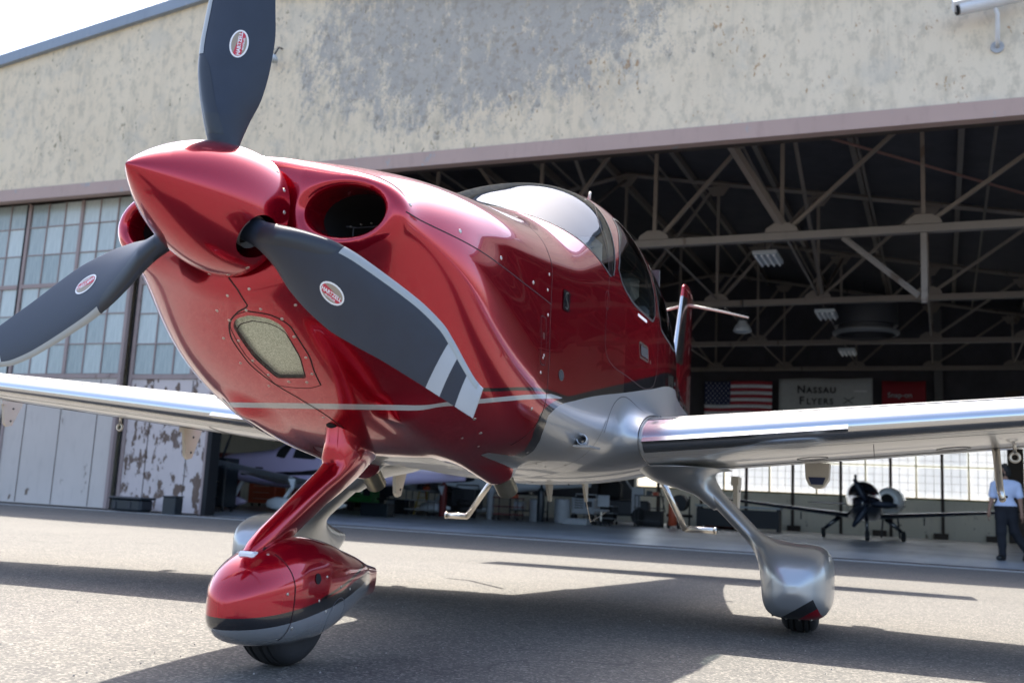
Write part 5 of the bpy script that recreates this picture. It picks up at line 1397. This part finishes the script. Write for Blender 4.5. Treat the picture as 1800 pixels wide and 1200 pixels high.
def leg(x, y, z):
    D = GB-GA; L_ = np.linalg.norm(D); D = D/L_; px_, py_, pz_ = x-GA[0], y-GA[1], z-GA[2]; al = px_*D[0]+py_*D[1]+pz_*D[2]; t = np.clip(al/L_, 0, 1)
    qx = px_-al*D[0]*1; N = np.array([0, D[2], -D[1]]); N = -N if N[1] < 0 else N; qn = py_*N[1]+pz_*N[2]
    qn2 = qn; ex = np.abs(x-(GA[0]+(GB[0]-GA[0])*t)-.0)/(.082+.022*t**3); ey = np.abs(qn2)/(.040-.004*t)
    g = np.sqrt(ex**2+ey**2+1e-9); return np.maximum((g-1)*.03, np.maximum(-al-.06, al-L_-.03))
def gear(x, y, z):
    f = smin(pant(x, y, z), leg(x, y, z), .10)
    return f
gv_, gf_ = sdf_mesh(gear, (2.58, .80, .05), (3.70, 1.60, .72), .011, 2)
keepz = gv_[:, 2] < .715
def cuff(x, y, z):
    # flared cuff blending into the wing underside
    zz = z-(.705+.088*(y-.9)); fl = np.exp(-np.clip(.03-zz, 0, 1)/.035)
    d1 = leg(x, y, z)-.004-.055*fl*np.clip(1, 0, 1)-.05*np.exp(-np.clip(.02-zz, 0, 1)/.012)
    return np.maximum(d1, np.maximum(zz-.012, .585-z+.0))
CR = [(3.10,.82,.735,.34,.24),(3.10,.85,.705,.27,.175),(3.09,.885,.685,.19,.11),(3.085,.915,.662,.135,.070),(3.08,.945,.635,.108,.053),(3.075,.975,.605,.098,.047),(3.07,1.02,.56,.080,.036)]
CRx = [pchip(range(7), [c[i] for c in CR]) for i in range(5)]
def cuff_rings(s_):
    out = []
    for u in np.linspace(0, 6, 25):
        cx, cy, cz, hx, hy = [float(c(u)) for c in CRx]; tilt = .75*min(1, u/3)
        out.append([(cx+hx*math.cos(a), s_*(cy+hy*math.sin(a)), cz+hy*math.sin(a)*tilt*.8) for a in np.linspace(0, 2*math.pi, 49)[:-1]])
    return out
for s_ in (1, -1):
    for nm, vv, ff, FF, mt_ in (('main_gear_leg', gv_, gf_, gear, M['mpant']),):
        nr = grad(FF, vv, .004); nr /= np.linalg.norm(nr, axis=1)[:, None]+1e-9
        v2 = vv*np.array([1, -s_, 1]); n2_ = nr*np.array([1, -s_, 1]); f2 = [q[::-1] for q in ff] if s_ > 0 else ff
        o = obj(nm, v2, f2, mt_, AP, True, n2_)
    loft_sections(cuff_rings(s_), 'leg_cuff', M['silver'], AP)
    tyre(3.09, s_*1.39, .195, .165, 'main_wheel')
    P = side_y(gear, [2.72]*3, [.12, .15, .17], 1.6, 1)
    for y_ in (1.30, 1.355, 1.41, 1.455): 
        q = project(gear, np.array([[2.76, y_, .105]]), 6)[0]; q = np.array([q[0], q[1]*s_, q[2]])
        MB().lathe([(0, .006), (.003, .005), (.003, 0)], tuple(q), (-.8, 0, -.6), 8).build('rivet', M['steel'], AP, flip=True)
# ---- cabin interior: glareshield, seats, headrests
b = MB(); b.box(1.86, 2.20, -.50, .50, 1.40, 1.60, .05); b.build('glareshield', M['lining'], AP, flip=True, auto=40)
for x in (2.75, 3.6):
    for s_ in (.27, -.27):
        b = MB(); b.box(x-.25, x+.25, s_-.22, s_+.22, 1.0, 1.16, .05); b.box(x+.20, x+.32, s_-.21, s_+.21, 1.1, 1.72, .05); b.box(x+.20, x+.30, s_-.12, s_+.12, 1.74, 1.92, .04)
        b.build('seat', M['seat'], AP, flip=True, auto=40)
MB().box(3.9, 3.93, -.5, .5, .75, 1.95).build('rear_bulkhead', M['lining'], AP, flip=True)
# ================================================================== BACKGROUND AIRCRAFT, PERSON, CLUTTER
def bg_plane(name, lab, loc, rz, mats, sc_=1.0, pants=True, wing_z=.78, dih=.09, group=None, windows=True, tail=True):
    """simple low wing aeroplane; +x is aft, +y its right side (Blender frame), wheels on z = 0"""
    A = empty(name, loc, rz, lab, 'aeroplane', group); A.scale = (sc_, sc_, sc_)
    S = [(0,1.42,1.3,1.25,1.1,.16,2,2),(.12,1.50,1.32,1.2,1.0,.34,2,2),(.5,1.58,1.34,1.1,.84,.50,2,2.2),(1.2,1.66,1.36,1.0,.72,.57,2,2.5),(1.7,1.74,1.4,.96,.68,.60,2.1,2.6),(2.3,2.08,1.45,.95,.66,.61,2.1,2.6),(3.0,2.16,1.46,.95,.66,.60,2.1,2.6),(3.8,2.02,1.44,1.0,.72,.52,2,2.3),(5.0,1.72,1.38,1.08,.84,.34,2,2),(6.2,1.5,1.32,1.15,.98,.18,2,2),(7.2,1.4,1.28,1.2,1.08,.08,2,2)]
    Z = np.array(S); cs_ = [pchip(Z[:, 0], Z[:, i]) for i in range(1, 8)]; P = [[float(c(x)) for c in cs_] for x in np.linspace(0, 7.2, 34)]
    loft_sections([super_ring(x, *p, 32) for x, p in zip(np.linspace(0, 7.2, 34), P)], 'fuselage', mats['fus'], A, flip=False)
    def F(x, y, z):
        zt, zu, zl, zb, w_, nu, nl = [c(x) for c in cs_]; ay = np.abs(y)/w_; up = z > zu; lo = z < zl
        q = np.maximum(np.where(up, (z-zu)/(zt-zu), np.where(lo, (zl-z)/(zl-zb), 0)), 0); n = np.where(up, nu, np.where(lo, nl, 2.0))
        return ((ay**n+q**n+1e-12)**(1/n)-1)*.4
    def pt(nm, poly, mat, s_, off=.006):
        R = resample(np.array(poly+[poly[0]]), .05)[:-1]; c_ = R.mean(0); r2 = c_+(R-c_)*.5
        v = np.concatenate([side_y(F, R[:, 0], R[:, 1], .7, s_), side_y(F, r2[:, 0], r2[:, 1], .7, s_), side_y(F, [c_[0]], [c_[1]], .7, s_)]); v[:, 1] += off*s_; n = len(R)
        f = [(i, (i+1) % n, n+(i+1) % n, n+i) for i in range(n)]+[(n+i, n+(i+1) % n, 2*n) for i in range(n)]; recalc(obj(nm, v, f, mat, A, True))
    if windows:
        for s_ in (1, -1):
            pt('window', [(1.95,1.50),(2.2,1.46),(2.30,1.60),(2.42,1.86),(2.2,1.84),(2.0,1.70)], M['dark'], s_)
            pt('window', [(2.46,1.48),(3.1,1.46),(3.18,1.60),(3.1,1.86),(2.7,1.90),(2.52,1.72)], M['dark'], s_)
            pt('window', [(3.3,1.50),(3.9,1.50),(3.95,1.60),(3.6,1.80),(3.35,1.80)], M['dark'], s_)
            pt('stripe', [(.9,1.02),(2.6,1.12),(3.6,1.25),(3.6,1.16),(2.6,1.02),(.9,.96)], mats['trim'], s_)
            pt('cowl_vent', [(1.35,1.20),(1.6,1.19),(1.6,1.15),(1.35,1.16)], M['dark'], s_)
    b = MB(); b.lathe([(-.35, .004), (-.25, .07), (-.1, .13), (0, .155)], (0, 0, 1.28), (1, 0, 0), 24, cap1=True); b.build('spinner', mats['fus'], A, True)
    for k in range(3):
        a = .5+k*2.094; u = Vector((0, math.sin(a), math.cos(a))); v = Vector((-.3, math.cos(a), -math.sin(a))).normalized(); o0 = Vector((-.08, 0, 1.28)); b = MB()
        for r_, c_ in ((.12,.06),(.35,.12),(.65,.12),(.95,.05)):
            for q, t_ in ((-c_, 0), (0, .012), (c_, 0), (0, -.012)): b.v.append(tuple(o0+u*r_+v*q+Vector((-t_, 0, 0))))
        for i in range(3):
            for j in range(4): b.f.append((i*4+j, i*4+(j+1) % 4, (i+1)*4+(j+1) % 4, (i+1)*4+j))
        b.f += [(0,3,2,1), (12,13,14,15)]; b.build('propeller_blade', M['prop'], A, True)
    for s_ in (1, -1):
        def ring(y):
            x, up, lo = foil(12, 0, 1, .14); c_ = 1.5-.16*y; xl = 2.0+.02*y; zl = wing_z+dih*y
            return [(xl+c_*a, s_*y, zl+c_*q) for a, q in zip(x[::-1], up[::-1])]+[(xl+c_*a, s_*y, zl+c_*q) for a, q in zip(x[1:], lo[1:])]
        loft_sections([ring(y) for y in np.linspace(.3, 5.4, 8)], 'wing', mats['wing'], A, flip=False, auto=60)
        MB().prism([(3.2, wing_z+.12), (3.4, wing_z+.12), (3.35, wing_z-.16)], 1, s_*2.2-.02, s_*2.2+.02).build('flap_hinge', mats['wing'], A)
        b = MB(); b.tube([(2.7, s_*.8, .80), (2.65, s_*1.35, .34)], [.09, .06], 10, flat=.4); b.build('gear_leg', mats['wing'], A, True)
        if pants: loft_sections([super_ring(x, *p, 20, yc=s_*1.4) for x, p in ((2.2, (.26,.25,.24,.22,.02,2,2)), (2.28, (.36,.27,.2,.13,.10,2,2)), (2.5, (.43,.27,.2,.09,.155,2,2)), (2.75, (.42,.27,.2,.09,.15,2,2)), (3.0, (.36,.27,.22,.14,.10,2,2)), (3.25, (.29,.27,.25,.22,.02,2,2)))], 'wheel_fairing', mats['wing'], A, flip=False)
        tyre(2.6, s_*1.4, .19, .15, 'wheel', A, flip=False)
    b = MB(); b.tube([(.75, 0, .95), (.45, 0, .35)], [.07, .05], 10); b.build('nose_strut', mats['wing'], A, True)
    if pants: loft_sections([super_ring(x, *p, 20) for x, p in ((.05, (.24,.23,.22,.2,.02,2,2)), (.13, (.34,.25,.2,.12,.09,2,2)), (.35, (.40,.25,.2,.09,.13,2,2)), (.6, (.36,.25,.2,.12,.10,2,2)), (.85, (.27,.25,.23,.2,.02,2,2)))], 'nose_wheel_fairing', mats['fus'], A, flip=False)
    tyre(.42, 0, .18, .14, 'nose_wheel', A, flip=False)
    if tail:
        b = MB(); b.prism([(6.3, 1.38), (6.95, 2.55), (7.35, 2.55), (7.45, 1.30)], 1, -.04, .04); b.build('fin', mats['fus'], A)
        for s_ in (1, -1):
            b = MB(); b.add([(6.6,0,1.3),(7.3,0,1.3),(7.25,s_*1.9,1.3),(6.75,s_*1.9,1.3),(6.6,0,1.36),(7.3,0,1.33),(7.25,s_*1.9,1.33),(6.75,s_*1.9,1.35)], [(0,1,2,3),(4,7,6,5),(0,4,5,1),(1,5,6,2),(2,6,7,3),(3,7,4,0)]); recalc(b.build('tailplane', mats['wing'], A))
    return A
def heading(wx, wy): return math.atan2(wy, wx)   # world direction of the aft axis
bg_plane('parked_aeroplane', 'lavender low wing aeroplane with white wings parked inside the left of the hangar', Vector((-8.0, 28.4, -.116)), math.radians(-15), dict(fus=M['lavender'], wing=M['whitep'], trim=M['black']), 1.0, group='aircraft parked inside the hangar')
bg_plane('parked_aeroplane', 'pale grey aeroplane parked side on behind the clutter under the red belly', Vector((-4.4, 36.3, -.116)), math.radians(-24), dict(fus=M['greyp'], wing=M['greyp'], trim=M['darkp']), 1.1, group='aircraft parked inside the hangar')
bg_plane('parked_aeroplane', 'dark low wing aeroplane facing the camera before the bright back windows', Vector((10.35, 28.6, -.116)), math.radians(74), dict(fus=M['darkp'], wing=M['darkp'], trim=M['darkp']), .82, pants=False, windows=False, group='aircraft parked inside the hangar')
# ---- the man: one continuous body grown from an implicit field
def cap_(x, y, z, A, B, ra, rb): return capsule(x, y, z, A, B, ra, rb)
def man_limbs(x, y, z, parts, k=.03):
    f = None
    for p in parts:
        d = cap_(x, y, z, *p); f = d if f is None else smin(f, d, k)
    return f
# local frame: x to his right as we see his back (image right), y away from the camera, z up
HEAD = [((-.015,.0,1.62),(-.03,-.01,1.68),.078,.092), ((-.075,.0,1.585),(-.05,.0,1.60),.035,.05)]
NECK = [((.0,.0,1.45),(-.01,.0,1.60),.058,.052)]
TORSO = [((-.10,.0,1.38),(.12,.0,1.38),.095,.095), ((.0,.0,1.33),(.0,.01,1.05),.138,.118), ((-.07,.0,1.30),(.07,.0,1.30),.12,.12), ((-.055,.01,.98),(.055,.01,.98),.125,.125)]
ARM_L = [((-.185,.0,1.385),(-.235,.02,1.12),.058,.044), ((-.235,.02,1.12),(-.285,-.06,.90),.042,.030)]
ARM_R = [((.195,.0,1.385),(.245,.0,1.12),.058,.044), ((.245,.0,1.12),(.265,-.04,.88),.042,.030)]
LEG_L = [((-.075,.0,.95),(-.085,-.03,.52),.102,.066), ((-.085,-.03,.52),(-.075,-.02,.10),.066,.042), ((-.075,-.02,.06),(-.13,-.12,.04),.045,.036)]
LEG_R = [((.075,.0,.95),(.13,.08,.54),.102,.066), ((.13,.08,.54),(.33,.20,.17),.066,.042), ((.335,.20,.12),(.30,.13,.035),.045,.036)]
def hand(px_, py_, pz_, s_):
    out = [((px_, py_, pz_), (px_+.002*s_, py_-.01, pz_-.065), .028, .030)]
    for k, (o_, l_) in enumerate(((-.021, .068), (-.007, .078), (.007, .074), (.020, .060))):
        out.append(((px_+.003*s_, py_-.01+o_, pz_-.07), (px_+.010*s_, py_-.02+o_*1.2, pz_-.09-l_*.55), .0095, .008))
        out.append(((px_+.010*s_, py_-.02+o_*1.2, pz_-.09-l_*.55), (px_-.004*s_, py_-.02+o_*1.2, pz_-.09-l_), .008, .007))
    out.append(((px_-.006*s_, py_-.035, pz_-.03), (px_-.02*s_, py_-.06, pz_-.075), .012, .009)); return out
H_L, H_R = hand(-.288, -.065, .875, -1), hand(.266, -.045, .855, 1)
def Fman(x, y, z):
    b = man_limbs(x, y, z, TORSO, .06); b = smin(b, man_limbs(x, y, z, NECK, .02), .03); b = smin(b, man_limbs(x, y, z, HEAD, .03), .025)
    nose = cap_(x, y, z, (-.118, -.025, 1.625), (-.125, -.025, 1.605), .012, .014); ear = cap_(x, y, z, (.0, -.085, 1.635), (.0, -.09, 1.60), .015, .012)
    b = smin(b, smin(nose, ear, .01), .012)
    for q in (ARM_L, ARM_R): b = smin(b, man_limbs(x, y, z, q, .02), .035)
    for q in (LEG_L, LEG_R): b = smin(b, man_limbs(x, y, z, q, .03), .03)
    for q in (H_L, H_R): b = smin(b, man_limbs(x, y, z, q, .004), .012)
    return b
mp_ = Vector((9.42, 18.86, -.114)); man = empty('person', mp_, math.radians(-28), 'bearded man in a pale blue polo and black trousers walking away at the right edge', 'person')
v_, f_ = sdf_mesh(Fman, (-.36, -.22, -.01), (.44, .34, 1.80), .0115, 1)
sobj('body', v_, f_, M['skin'], man, Fman, flip=False)
def Fsh(x, y, z):
    b = man_limbs(x, y, z, TORSO, .06); b = smin(b, cap_(x, y, z, (0,0,1.42), (0,0,1.475), .07, .068), .03)
    for q in (ARM_L[0], ARM_R[0]): b = smin(b, cap_(x, y, z, q[0], tuple(np.array(q[0])*.3+np.array(q[1])*.7), .060, .058), .03)
    b = b-.014-.006*np.sin(z*30+x*12)*np.clip((1.25-z)*4, 0, 1)
    return np.maximum(b, np.maximum(.955-z, z-1.49))
v_, f_ = sdf_mesh(Fsh, (-.34, -.24, .93), (.36, .24, 1.52), .0125, 0); sobj('polo_shirt', v_, f_, M['shirt'], man, Fsh, flip=False)
def Ftr(x, y, z):
    b = man_limbs(x, y, z, [TORSO[3], LEG_L[0], LEG_L[1]], .03); b = smin(b, man_limbs(x, y, z, [LEG_R[0], LEG_R[1]], .03), .03)-.022-.004*np.sin(z*26)
    return np.maximum(b, np.maximum(.055-z, z-1.00))
v_, f_ = sdf_mesh(Ftr, (-.26, -.22, .04), (.44, .34, 1.03), .0125, 0); sobj('trousers', v_, f_, M['trous'], man, Ftr, flip=False)
for q, nm in ((LEG_L[2], 'shoe'), (LEG_R[2], 'shoe')):
    def Fs(x, y, z, q=q): return smin(cap_(x, y, z, q[0], q[1], q[2]+.014, q[3]+.014), cap_(x, y, z, q[0], tuple(np.array(q[0])+np.array([0.02, .03, -.02])), .05, .04), .02)
    lo_ = np.minimum(q[0], q[1])-.09; hi_ = np.maximum(q[0], q[1])+.09
    v_, f_ = sdf_mesh(Fs, lo_, hi_, .01, 0); sobj(nm, v_, f_, M['shoe'], man, Fs, flip=False)
def Fh(x, y, z):
    h = smin(cap_(x, y, z, (.0,.0,1.655), (-.012,-.01,1.695), .096, .092), cap_(x, y, z, (.04,0,1.60), (.03,0,1.65), .065, .07), .03); cut = (x+.07)*.8-(1.66-z)*.55
    return np.maximum(h, -cut-.0)
v_, f_ = sdf_mesh(Fh, (-.16, -.14, 1.50), (.14, .14, 1.82), .01, 0); sobj('hair', v_, f_, M['hair'], man, Fh, flip=False)
def Fb(x, y, z):
    h = smin(cap_(x, y, z, (-.085,-.005,1.572), (-.04,-.05,1.585), .043, .045), cap_(x, y, z, (-.03,-.06,1.60), (-.01,-.07,1.62), .03, .025), .02); return np.maximum(h, z-1.60-.25*(x+.1))
v_, f_ = sdf_mesh(Fb, (-.16, -.13, 1.50), (.05, .06, 1.67), .009, 0); sobj('beard', v_, f_, M['hair'], man, Fb, flip=False)
# ---- clutter between the parked aircraft, every piece a thing
CL = 'clutter standing inside the hangar'
def cabinet(name, s_, t_, w_, d_, h_, mat, lab, cat, drawers=4, wheels=True, rz=0):
    o = thing_at(name, s_, t_, lab, cat, rz=rz); z0 = .12 if wheels else 0
    MB().box(-w_/2, w_/2, -d_/2, d_/2, z0, h_, .012).build('case', mat, o)
    for k in range(drawers):
        a = z0+.04+(h_-z0-.08)*k/drawers; b = a+(h_-z0-.08)/drawers-.025
        q = MB().box(-w_/2+.03, w_/2-.03, -d_/2-.015, -d_/2-.001, a, b, .004).build('drawer', mat, o)
        MB().tube([(-w_*.3, -d_/2-.04, (a+b)/2+.02), (w_*.3, -d_/2-.04, (a+b)/2+.02)], .009, 6).build('handle', M['steel'], q)
    if wheels:
        for x in (-w_*.4, w_*.4):
            for y in (-d_*.35, d_*.35): MB().lathe([(-.02, .05), (.02, .05)], (x, y, .055), (1, 0, 0), 12, True, True).build('castor', M['rub'], o)
    return o
# positions are given as (s, t) read off the floor of the hangar
cabinet('tool_chest', -1.6, 12.0, 1.1, .6, 1.25, M['orange'], 'orange red tool chest beneath the white wing of the lavender aeroplane', 'tool chest', 5)
cabinet('tool_chest', -3.6, 12.3, .9, .5, 1.8, M['maroon'], 'maroon cabinet behind the nose of the lavender aeroplane', 'cabinet', 6)
cabinet('black_cabinet', 2.75, 4.2, .7, .5, 1.35, M['bin'], 'tall black cabinet just inside the doorway at its left edge', 'cabinet', 3)
cabinet('tool_chest', -.3, 12.5, .9, .6, 1.2, M['maroon'], 'second maroon chest right of the orange tool chest', 'tool chest', 4)
cabinet('black_cabinet', .3, 14.5, 1.2, .6, 1.1, M['dgrey'], 'dark grey cabinet behind the red nose strut', 'cabinet', 3)
def machine(s_, t_, mat, lab, cat, name='ground_power_unit', k=1.0):
    o = thing_at(name, s_, t_, lab, cat); MB().box(-.5*k, .5*k, -.35, .35, .30, 1.05*k, .04).build('housing', mat, o)
    for j in range(5): MB().box(-.35*k, .05*k, -.365, -.352, .50+.08*j, .53+.08*j).build('louvre', M['dark'], o)
    MB().box(.15*k, .42*k, -.366, -.352, .55, .92*k).build('control_panel', M['dgrey'], o)
    MB().tube([(-.45*k, 0, 1.03*k), (-.45*k, 0, 1.2*k), (.45*k, 0, 1.2*k), (.45*k, 0, 1.03*k)], .02, 8).build('lift_bar', mat, o)
    for x in (-.38*k, .38*k): MB().lathe([(-.06, .17), (.06, .17)], (x, -.25, .175), (1, 0, 0), 20, True, True).build('wheel', M['rub'], o)
    return o
machine(1.15, 13.9, M['green'], 'bright green ground power unit on wheels behind the nose strut', 'power unit')
machine(5.0, 14.2, M['dgrey'], 'dark compressor on wheels left of the exhaust pipe', 'compressor', 'compressor', .9)
machine(8.9, 15.2, M['lgrey'], 'pale engine crate trolley behind the wire antenna', 'trolley', 'trolley', .8)
def bar_stool(s_, t_, lab):
    o = thing_at('folding_steps', s_, t_, lab, 'step ladder')
    MB().tube([(-.25, -.2, 0), (-.1, 0, 1.15)], .03, 6).build('rail', M['yellow'], o); MB().tube([(.25, -.2, 0), (.1, 0, 1.15)], .03, 6).build('rail', M['yellow'], o)
    for k in range(3): MB().box(-.22+.04*k, .22-.04*k, -.22+.05*k, -.10+.05*k, .28*(k+1), .28*(k+1)+.03).build('tread', M['yellow'], o)
    MB().box(-.14, .14, -.08, .12, 1.15, 1.2).build('top_step', M['orange'], o)
    MB().tube([(0, .3, 0), (0, .02, 1.12)], .025, 6).build('back_leg', M['orange'], o)
bar_stool(3.45, 14, 'yellow step ladder with a red top right of the green power unit')
def drum(s_, t_, mat, r_, h_, lab, name='barrel'):
    o = thing_at(name, s_, t_, lab, name); MB().lathe([(0, r_), (h_*.33, r_), (h_*.335, r_+.015), (h_*.35, r_), (h_*.66, r_), (h_*.665, r_+.015), (h_*.68, r_), (h_, r_)], (0,0,0), (0,0,1), 28, True, True).build('shell', mat, o, auto=40)
    MB().lathe([(h_+.002, r_*.96), (h_+.03, r_*.94)], (0,0,0), (0,0,1), 28, False, True).build('lid', M['dgrey'], o); return o
drum(7.55, 14.2, M['lgrey'], .24, .7, 'pale grey drum left of the blade antenna', 'barrel'); drum(8.3, 14.6, M['lgrey'], .26, .75, 'pale grey drum right of the blade antenna', 'barrel')
drum(4.15, 14.6, M['dgrey'], .28, .85, 'dark drum beside the yellow step ladder', 'barrel'); drum(11.9, 20.5, M['orange'], .16, .45, 'small red can standing near the back wall windows', 'can')
def shelf(s_, t_, lab):
    o = thing_at('shelf_rack', s_, t_, lab, 'shelf rack')
    for x in (-.6, .6):
        for y in (-.25, .25): MB().box(x-.02, x+.02, y-.02, y+.02, 0, 1.9).build('upright', M['dgrey'], o)
    for z in (.3, .85, 1.4, 1.85): MB().box(-.62, .62, -.27, .27, z, z+.03).build('shelf', M['dgrey'], o)
    return o
shelf(6.7, 15.6, 'dark open shelf rack behind the left boarding step')
bx = [(6.4,15.5,.333,.3,.25,'lgrey','pale box on the low shelf of the open rack'),(6.95,15.5,.333,.25,.3,'maroon','maroon box on the low shelf of the open rack'),(6.6,15.5,.883,.4,.22,'bin','black box on the middle shelf of the open rack'),(2.7,14,0,.6,.45,'bin','squat black crate beside the yellow step ladder'),(10.8,16.8,0,.6,.5,'dgrey','dark grey crate behind the right boarding step'),(9.3,13.2,0,.8,.16,'lgrey','low pale dolly on the hangar floor below the wire antenna'),(12.4,21.0,0,.9,.5,'maroon','maroon crate against the back wall near the main wheel strut'),(4.9,8.5,0,.9,.35,'bin','long black case lying by the left hangar wall clutter')]
for s_, t_, z_, w_, h_, m_, lab in bx:
    o = thing_at('crate', s_, t_, lab, 'crate', z=z_); MB().box(-w_/2, w_/2, -.2, .2, 0.0, h_, .01).build('crate_body', M[m_], o); MB().box(-w_/2-.01, w_/2+.01, -.21, .21, h_+.001, h_+.03, .005).build('crate_lid', M[m_], o)
# tug with pale hood in front of the windows
o = thing_at('aircraft_tug', 9.5, 17.6, 'dark aircraft tug with a pale curved hood in front of the bright windows', 'tug', rz=.2)
MB().box(-.9, .9, -.5, .5, .3, .85, .06).build('chassis', M['dgrey'], o); MB().box(-.9, -.1, -.48, .48, .852, 1.5, .1).build('cab', M['dark'], o)
MB().tube([(-.95, 0, 1.50), (-.5, 0, 1.66), (.0, 0, 1.6), (.25, 0, 1.25)], .12, 10, up=(0, 1, 0), flat=.3).build('hood', M['lgrey'], o, True)
MB().box(.3, .6, -.52, -.501, .4, 1.3).build('side_panel', M['lgrey'], o)
for x in (-.6, .6):
    for y in (-.5, .5): MB().lathe([(-.1, .28), (-.08, .3), (.08, .3), (.1, .28)], (x, y, .30), (0, 1, 0), 24, True, True).build('wheel', M['rub'], o)
o = thing_at('engine_stand', 11.2, 18.8, 'black wheeled engine stand right of the tug', 'engine stand')
MB().box(-.4, .4, -.3, .3, .35, .45).build('frame', M['dark'], o)
for x in (-.35, .35): MB().tube([(x, 0, .0), (x, 0, 1.1)], .03, 6).build('leg', M['dark'], o)
MB().lathe([(0, .02), (.0, .28), (.4, .3), (.45, .1)], (0, -.2, .85), (0, 1, 0), 16, True, True).build('engine_block', M['dgrey'], o)
MB().tube([(-.5, -.1, .5), (-.7, -.2, 1.35)], .02, 6).build('hoist_arm', M['dark'], o)
o = thing_at('workbench', 13.1, 19.8, 'long white topped workbench behind the silver gear leg', 'workbench')
MB().box(-1.5, 1.5, -.35, .35, .78, .84).build('bench_top', M['lampw'], o); MB().box(-1.45, 1.45, -.33, .33, .1, .72).build('cupboard', M['dgrey'], o)
for x in (-1.4, 1.4): MB().box(x-.04, x+.04, -.3, .3, 0, .779).build('leg', M['dgrey'], o)

o = thing_at('white_cowling', 18.15, 20.4, 'round white engine cowling with a dark opening right of the dark aeroplane nose', 'engine cowling', z=.85)
MB().lathe([(-.42, .22), (-.45, .30), (-.38, .40), (-.1, .47), (.3, .45), (.5, .36)], (0, 0, .42), (.2, 1, 0), 28).build('shell', M['whitep'], o, True)
MB().lathe([(-.36, .30), (-.35, .0)], (0, 0, .42), (.2, 1, 0), 24).build('opening', M['dark'], o)
for x in (-.3, .3): MB().tube([(x, 0, -.85), (x*.7, 0, .1)], .03, 6).build('stand_leg', M['dgrey'], o)

def stand(name, s_, t_, lab, cat): return thing_at(name, s_, t_, lab, cat)
o = stand('tyre_stack', 5.3, 13.5, 'stack of three black tyres beside the dark compressor', 'tyre stack')
for k in range(3): MB().lathe([(.02, .17), (.0, .24), (.03, .30), (.11, .31), (.17, .29), (.19, .24), (.17, .17)], (.03*(k % 2), 0, .19*k), (0, 0, 1), 24).build('tyre', M['rub'], o, True)
for i, (s_, t_, m_, lab) in enumerate([(4.6, 13.2, 'maroon', 'short maroon gas cylinder left of the tyre stack'), (6.15, 13.6, 'lgrey', 'pale gas cylinder right of the tyre stack'), (2.3, 13.2, 'dgrey', 'dark gas cylinder right of the green power unit'), (8.0, 13.4, 'darkc', 'black gas cylinder between the two pale grey drums')]):
    o = stand('gas_cylinder', s_, t_, lab, 'gas cylinder'); mm = M.get(m_, M['bin']); MB().lathe([(0, .11), (.02, .12), (.95, .12), (1.05, .09), (1.10, .04), (1.18, .035)], (0,0,0), (0,0,1), 20, True, True).build('cylinder', mm, o, True)
    MB().lathe([(0, .03), (.05, .03)], (0, 0, 1.19), (0, 0, 1), 10, True, True).build('valve', M['steel'], o)
def chair(s_, t_, lab, mat):
    o = stand('shop_chair', s_, t_, lab, 'chair'); MB().box(-.22, .22, -.22, .22, .44, .50, .02).build('seat', mat, o); MB().box(-.2, .2, .18, .23, .58, .95, .02).build('backrest', mat, o)
    MB().tube([(0, 0, .12), (0, 0, .44)], .03, 8).build('pedestal', M['steel'], o); MB().tube([(0, .2, .46), (0, .24, .75)], .02, 6).build('back_support', M['dgrey'], o)
    for k in range(5): a = k*1.257; q = MB().tube([(0, 0, .14), (.28*math.cos(a), .28*math.sin(a), .07)], .018, 6).build('leg', M['dgrey'], o); MB().lathe([(-.015, .035), (.015, .035)], (.28*math.cos(a), .28*math.sin(a), .036), (1, 0, 0), 10, True, True).build('castor', M['rub'], q)
chair(2.75, 12.6, 'black swivel chair left of the yellow step ladder', M['bin']); chair(9.9, 13.8, 'pale swivel chair behind the wire antenna', M['lgrey'])
def trolley(s_, t_, lab, mat, h=.8, w_=.9):
    o = stand('tool_trolley', s_, t_, lab, 'trolley')
    for z in (.18, h*.6, h): MB().box(-w_/2, w_/2, -.25, .25, z, z+.03).build('tray', mat, o)
    for x in (-w_/2+.03, w_/2-.03):
        for y in (-.22, .22): q = MB().tube([(x, y, .08), (x, y, h)], .015, 6).build('upright', M['dgrey'], o); MB().lathe([(-.02, .05), (.02, .05)], (x, y, .052), (1, 0, 0), 10, True, True).build('castor', M['rub'], q)
    for k, (x, m2, hh) in enumerate(((-.25, 'lgrey', .22), (.0, 'bin', .15), (.22, 'orange', .12))): MB().box(x-.08, x+.08, -.1, .1, h+.031, h+.03+hh, .01).build('tin', M[m2], o)
trolley(3.9, 12.9, 'open trolley with tins behind the left boarding step', M['lgrey']); trolley(7.0, 13.1, 'open trolley with tins between the tyre stack and the left drum', M['maroon'], .7); trolley(10.9, 15.8, 'tall open trolley with tins left of the engine stand', M['dgrey'], 1.0)
trolley(8.9, 16.8, 'low trolley with tins in front of the aircraft tug', M['lgrey'], .6, 1.1)
o = stand('fire_extinguisher', 11.9, 15.0, 'red wheeled fire extinguisher right of the right boarding step', 'fire extinguisher'); MB().lathe([(.1, .12), (.12, .14), (.8, .14), (.9, .06), (.98, .05)], (0,0,0), (0,0,1), 20, True, True).build('bottle', M['orange'], o, True)
for x in (-.16, .16): MB().lathe([(-.02, .12), (.02, .12)], (x, .1, .125), (1, 0, 0), 14, True, True).build('wheel', M['rub'], o)
MB().tube([(0, 0, .95), (.2, -.1, .8), (.25, -.1, .3)], .015, 6).build('hose', M['bin'], o, True)
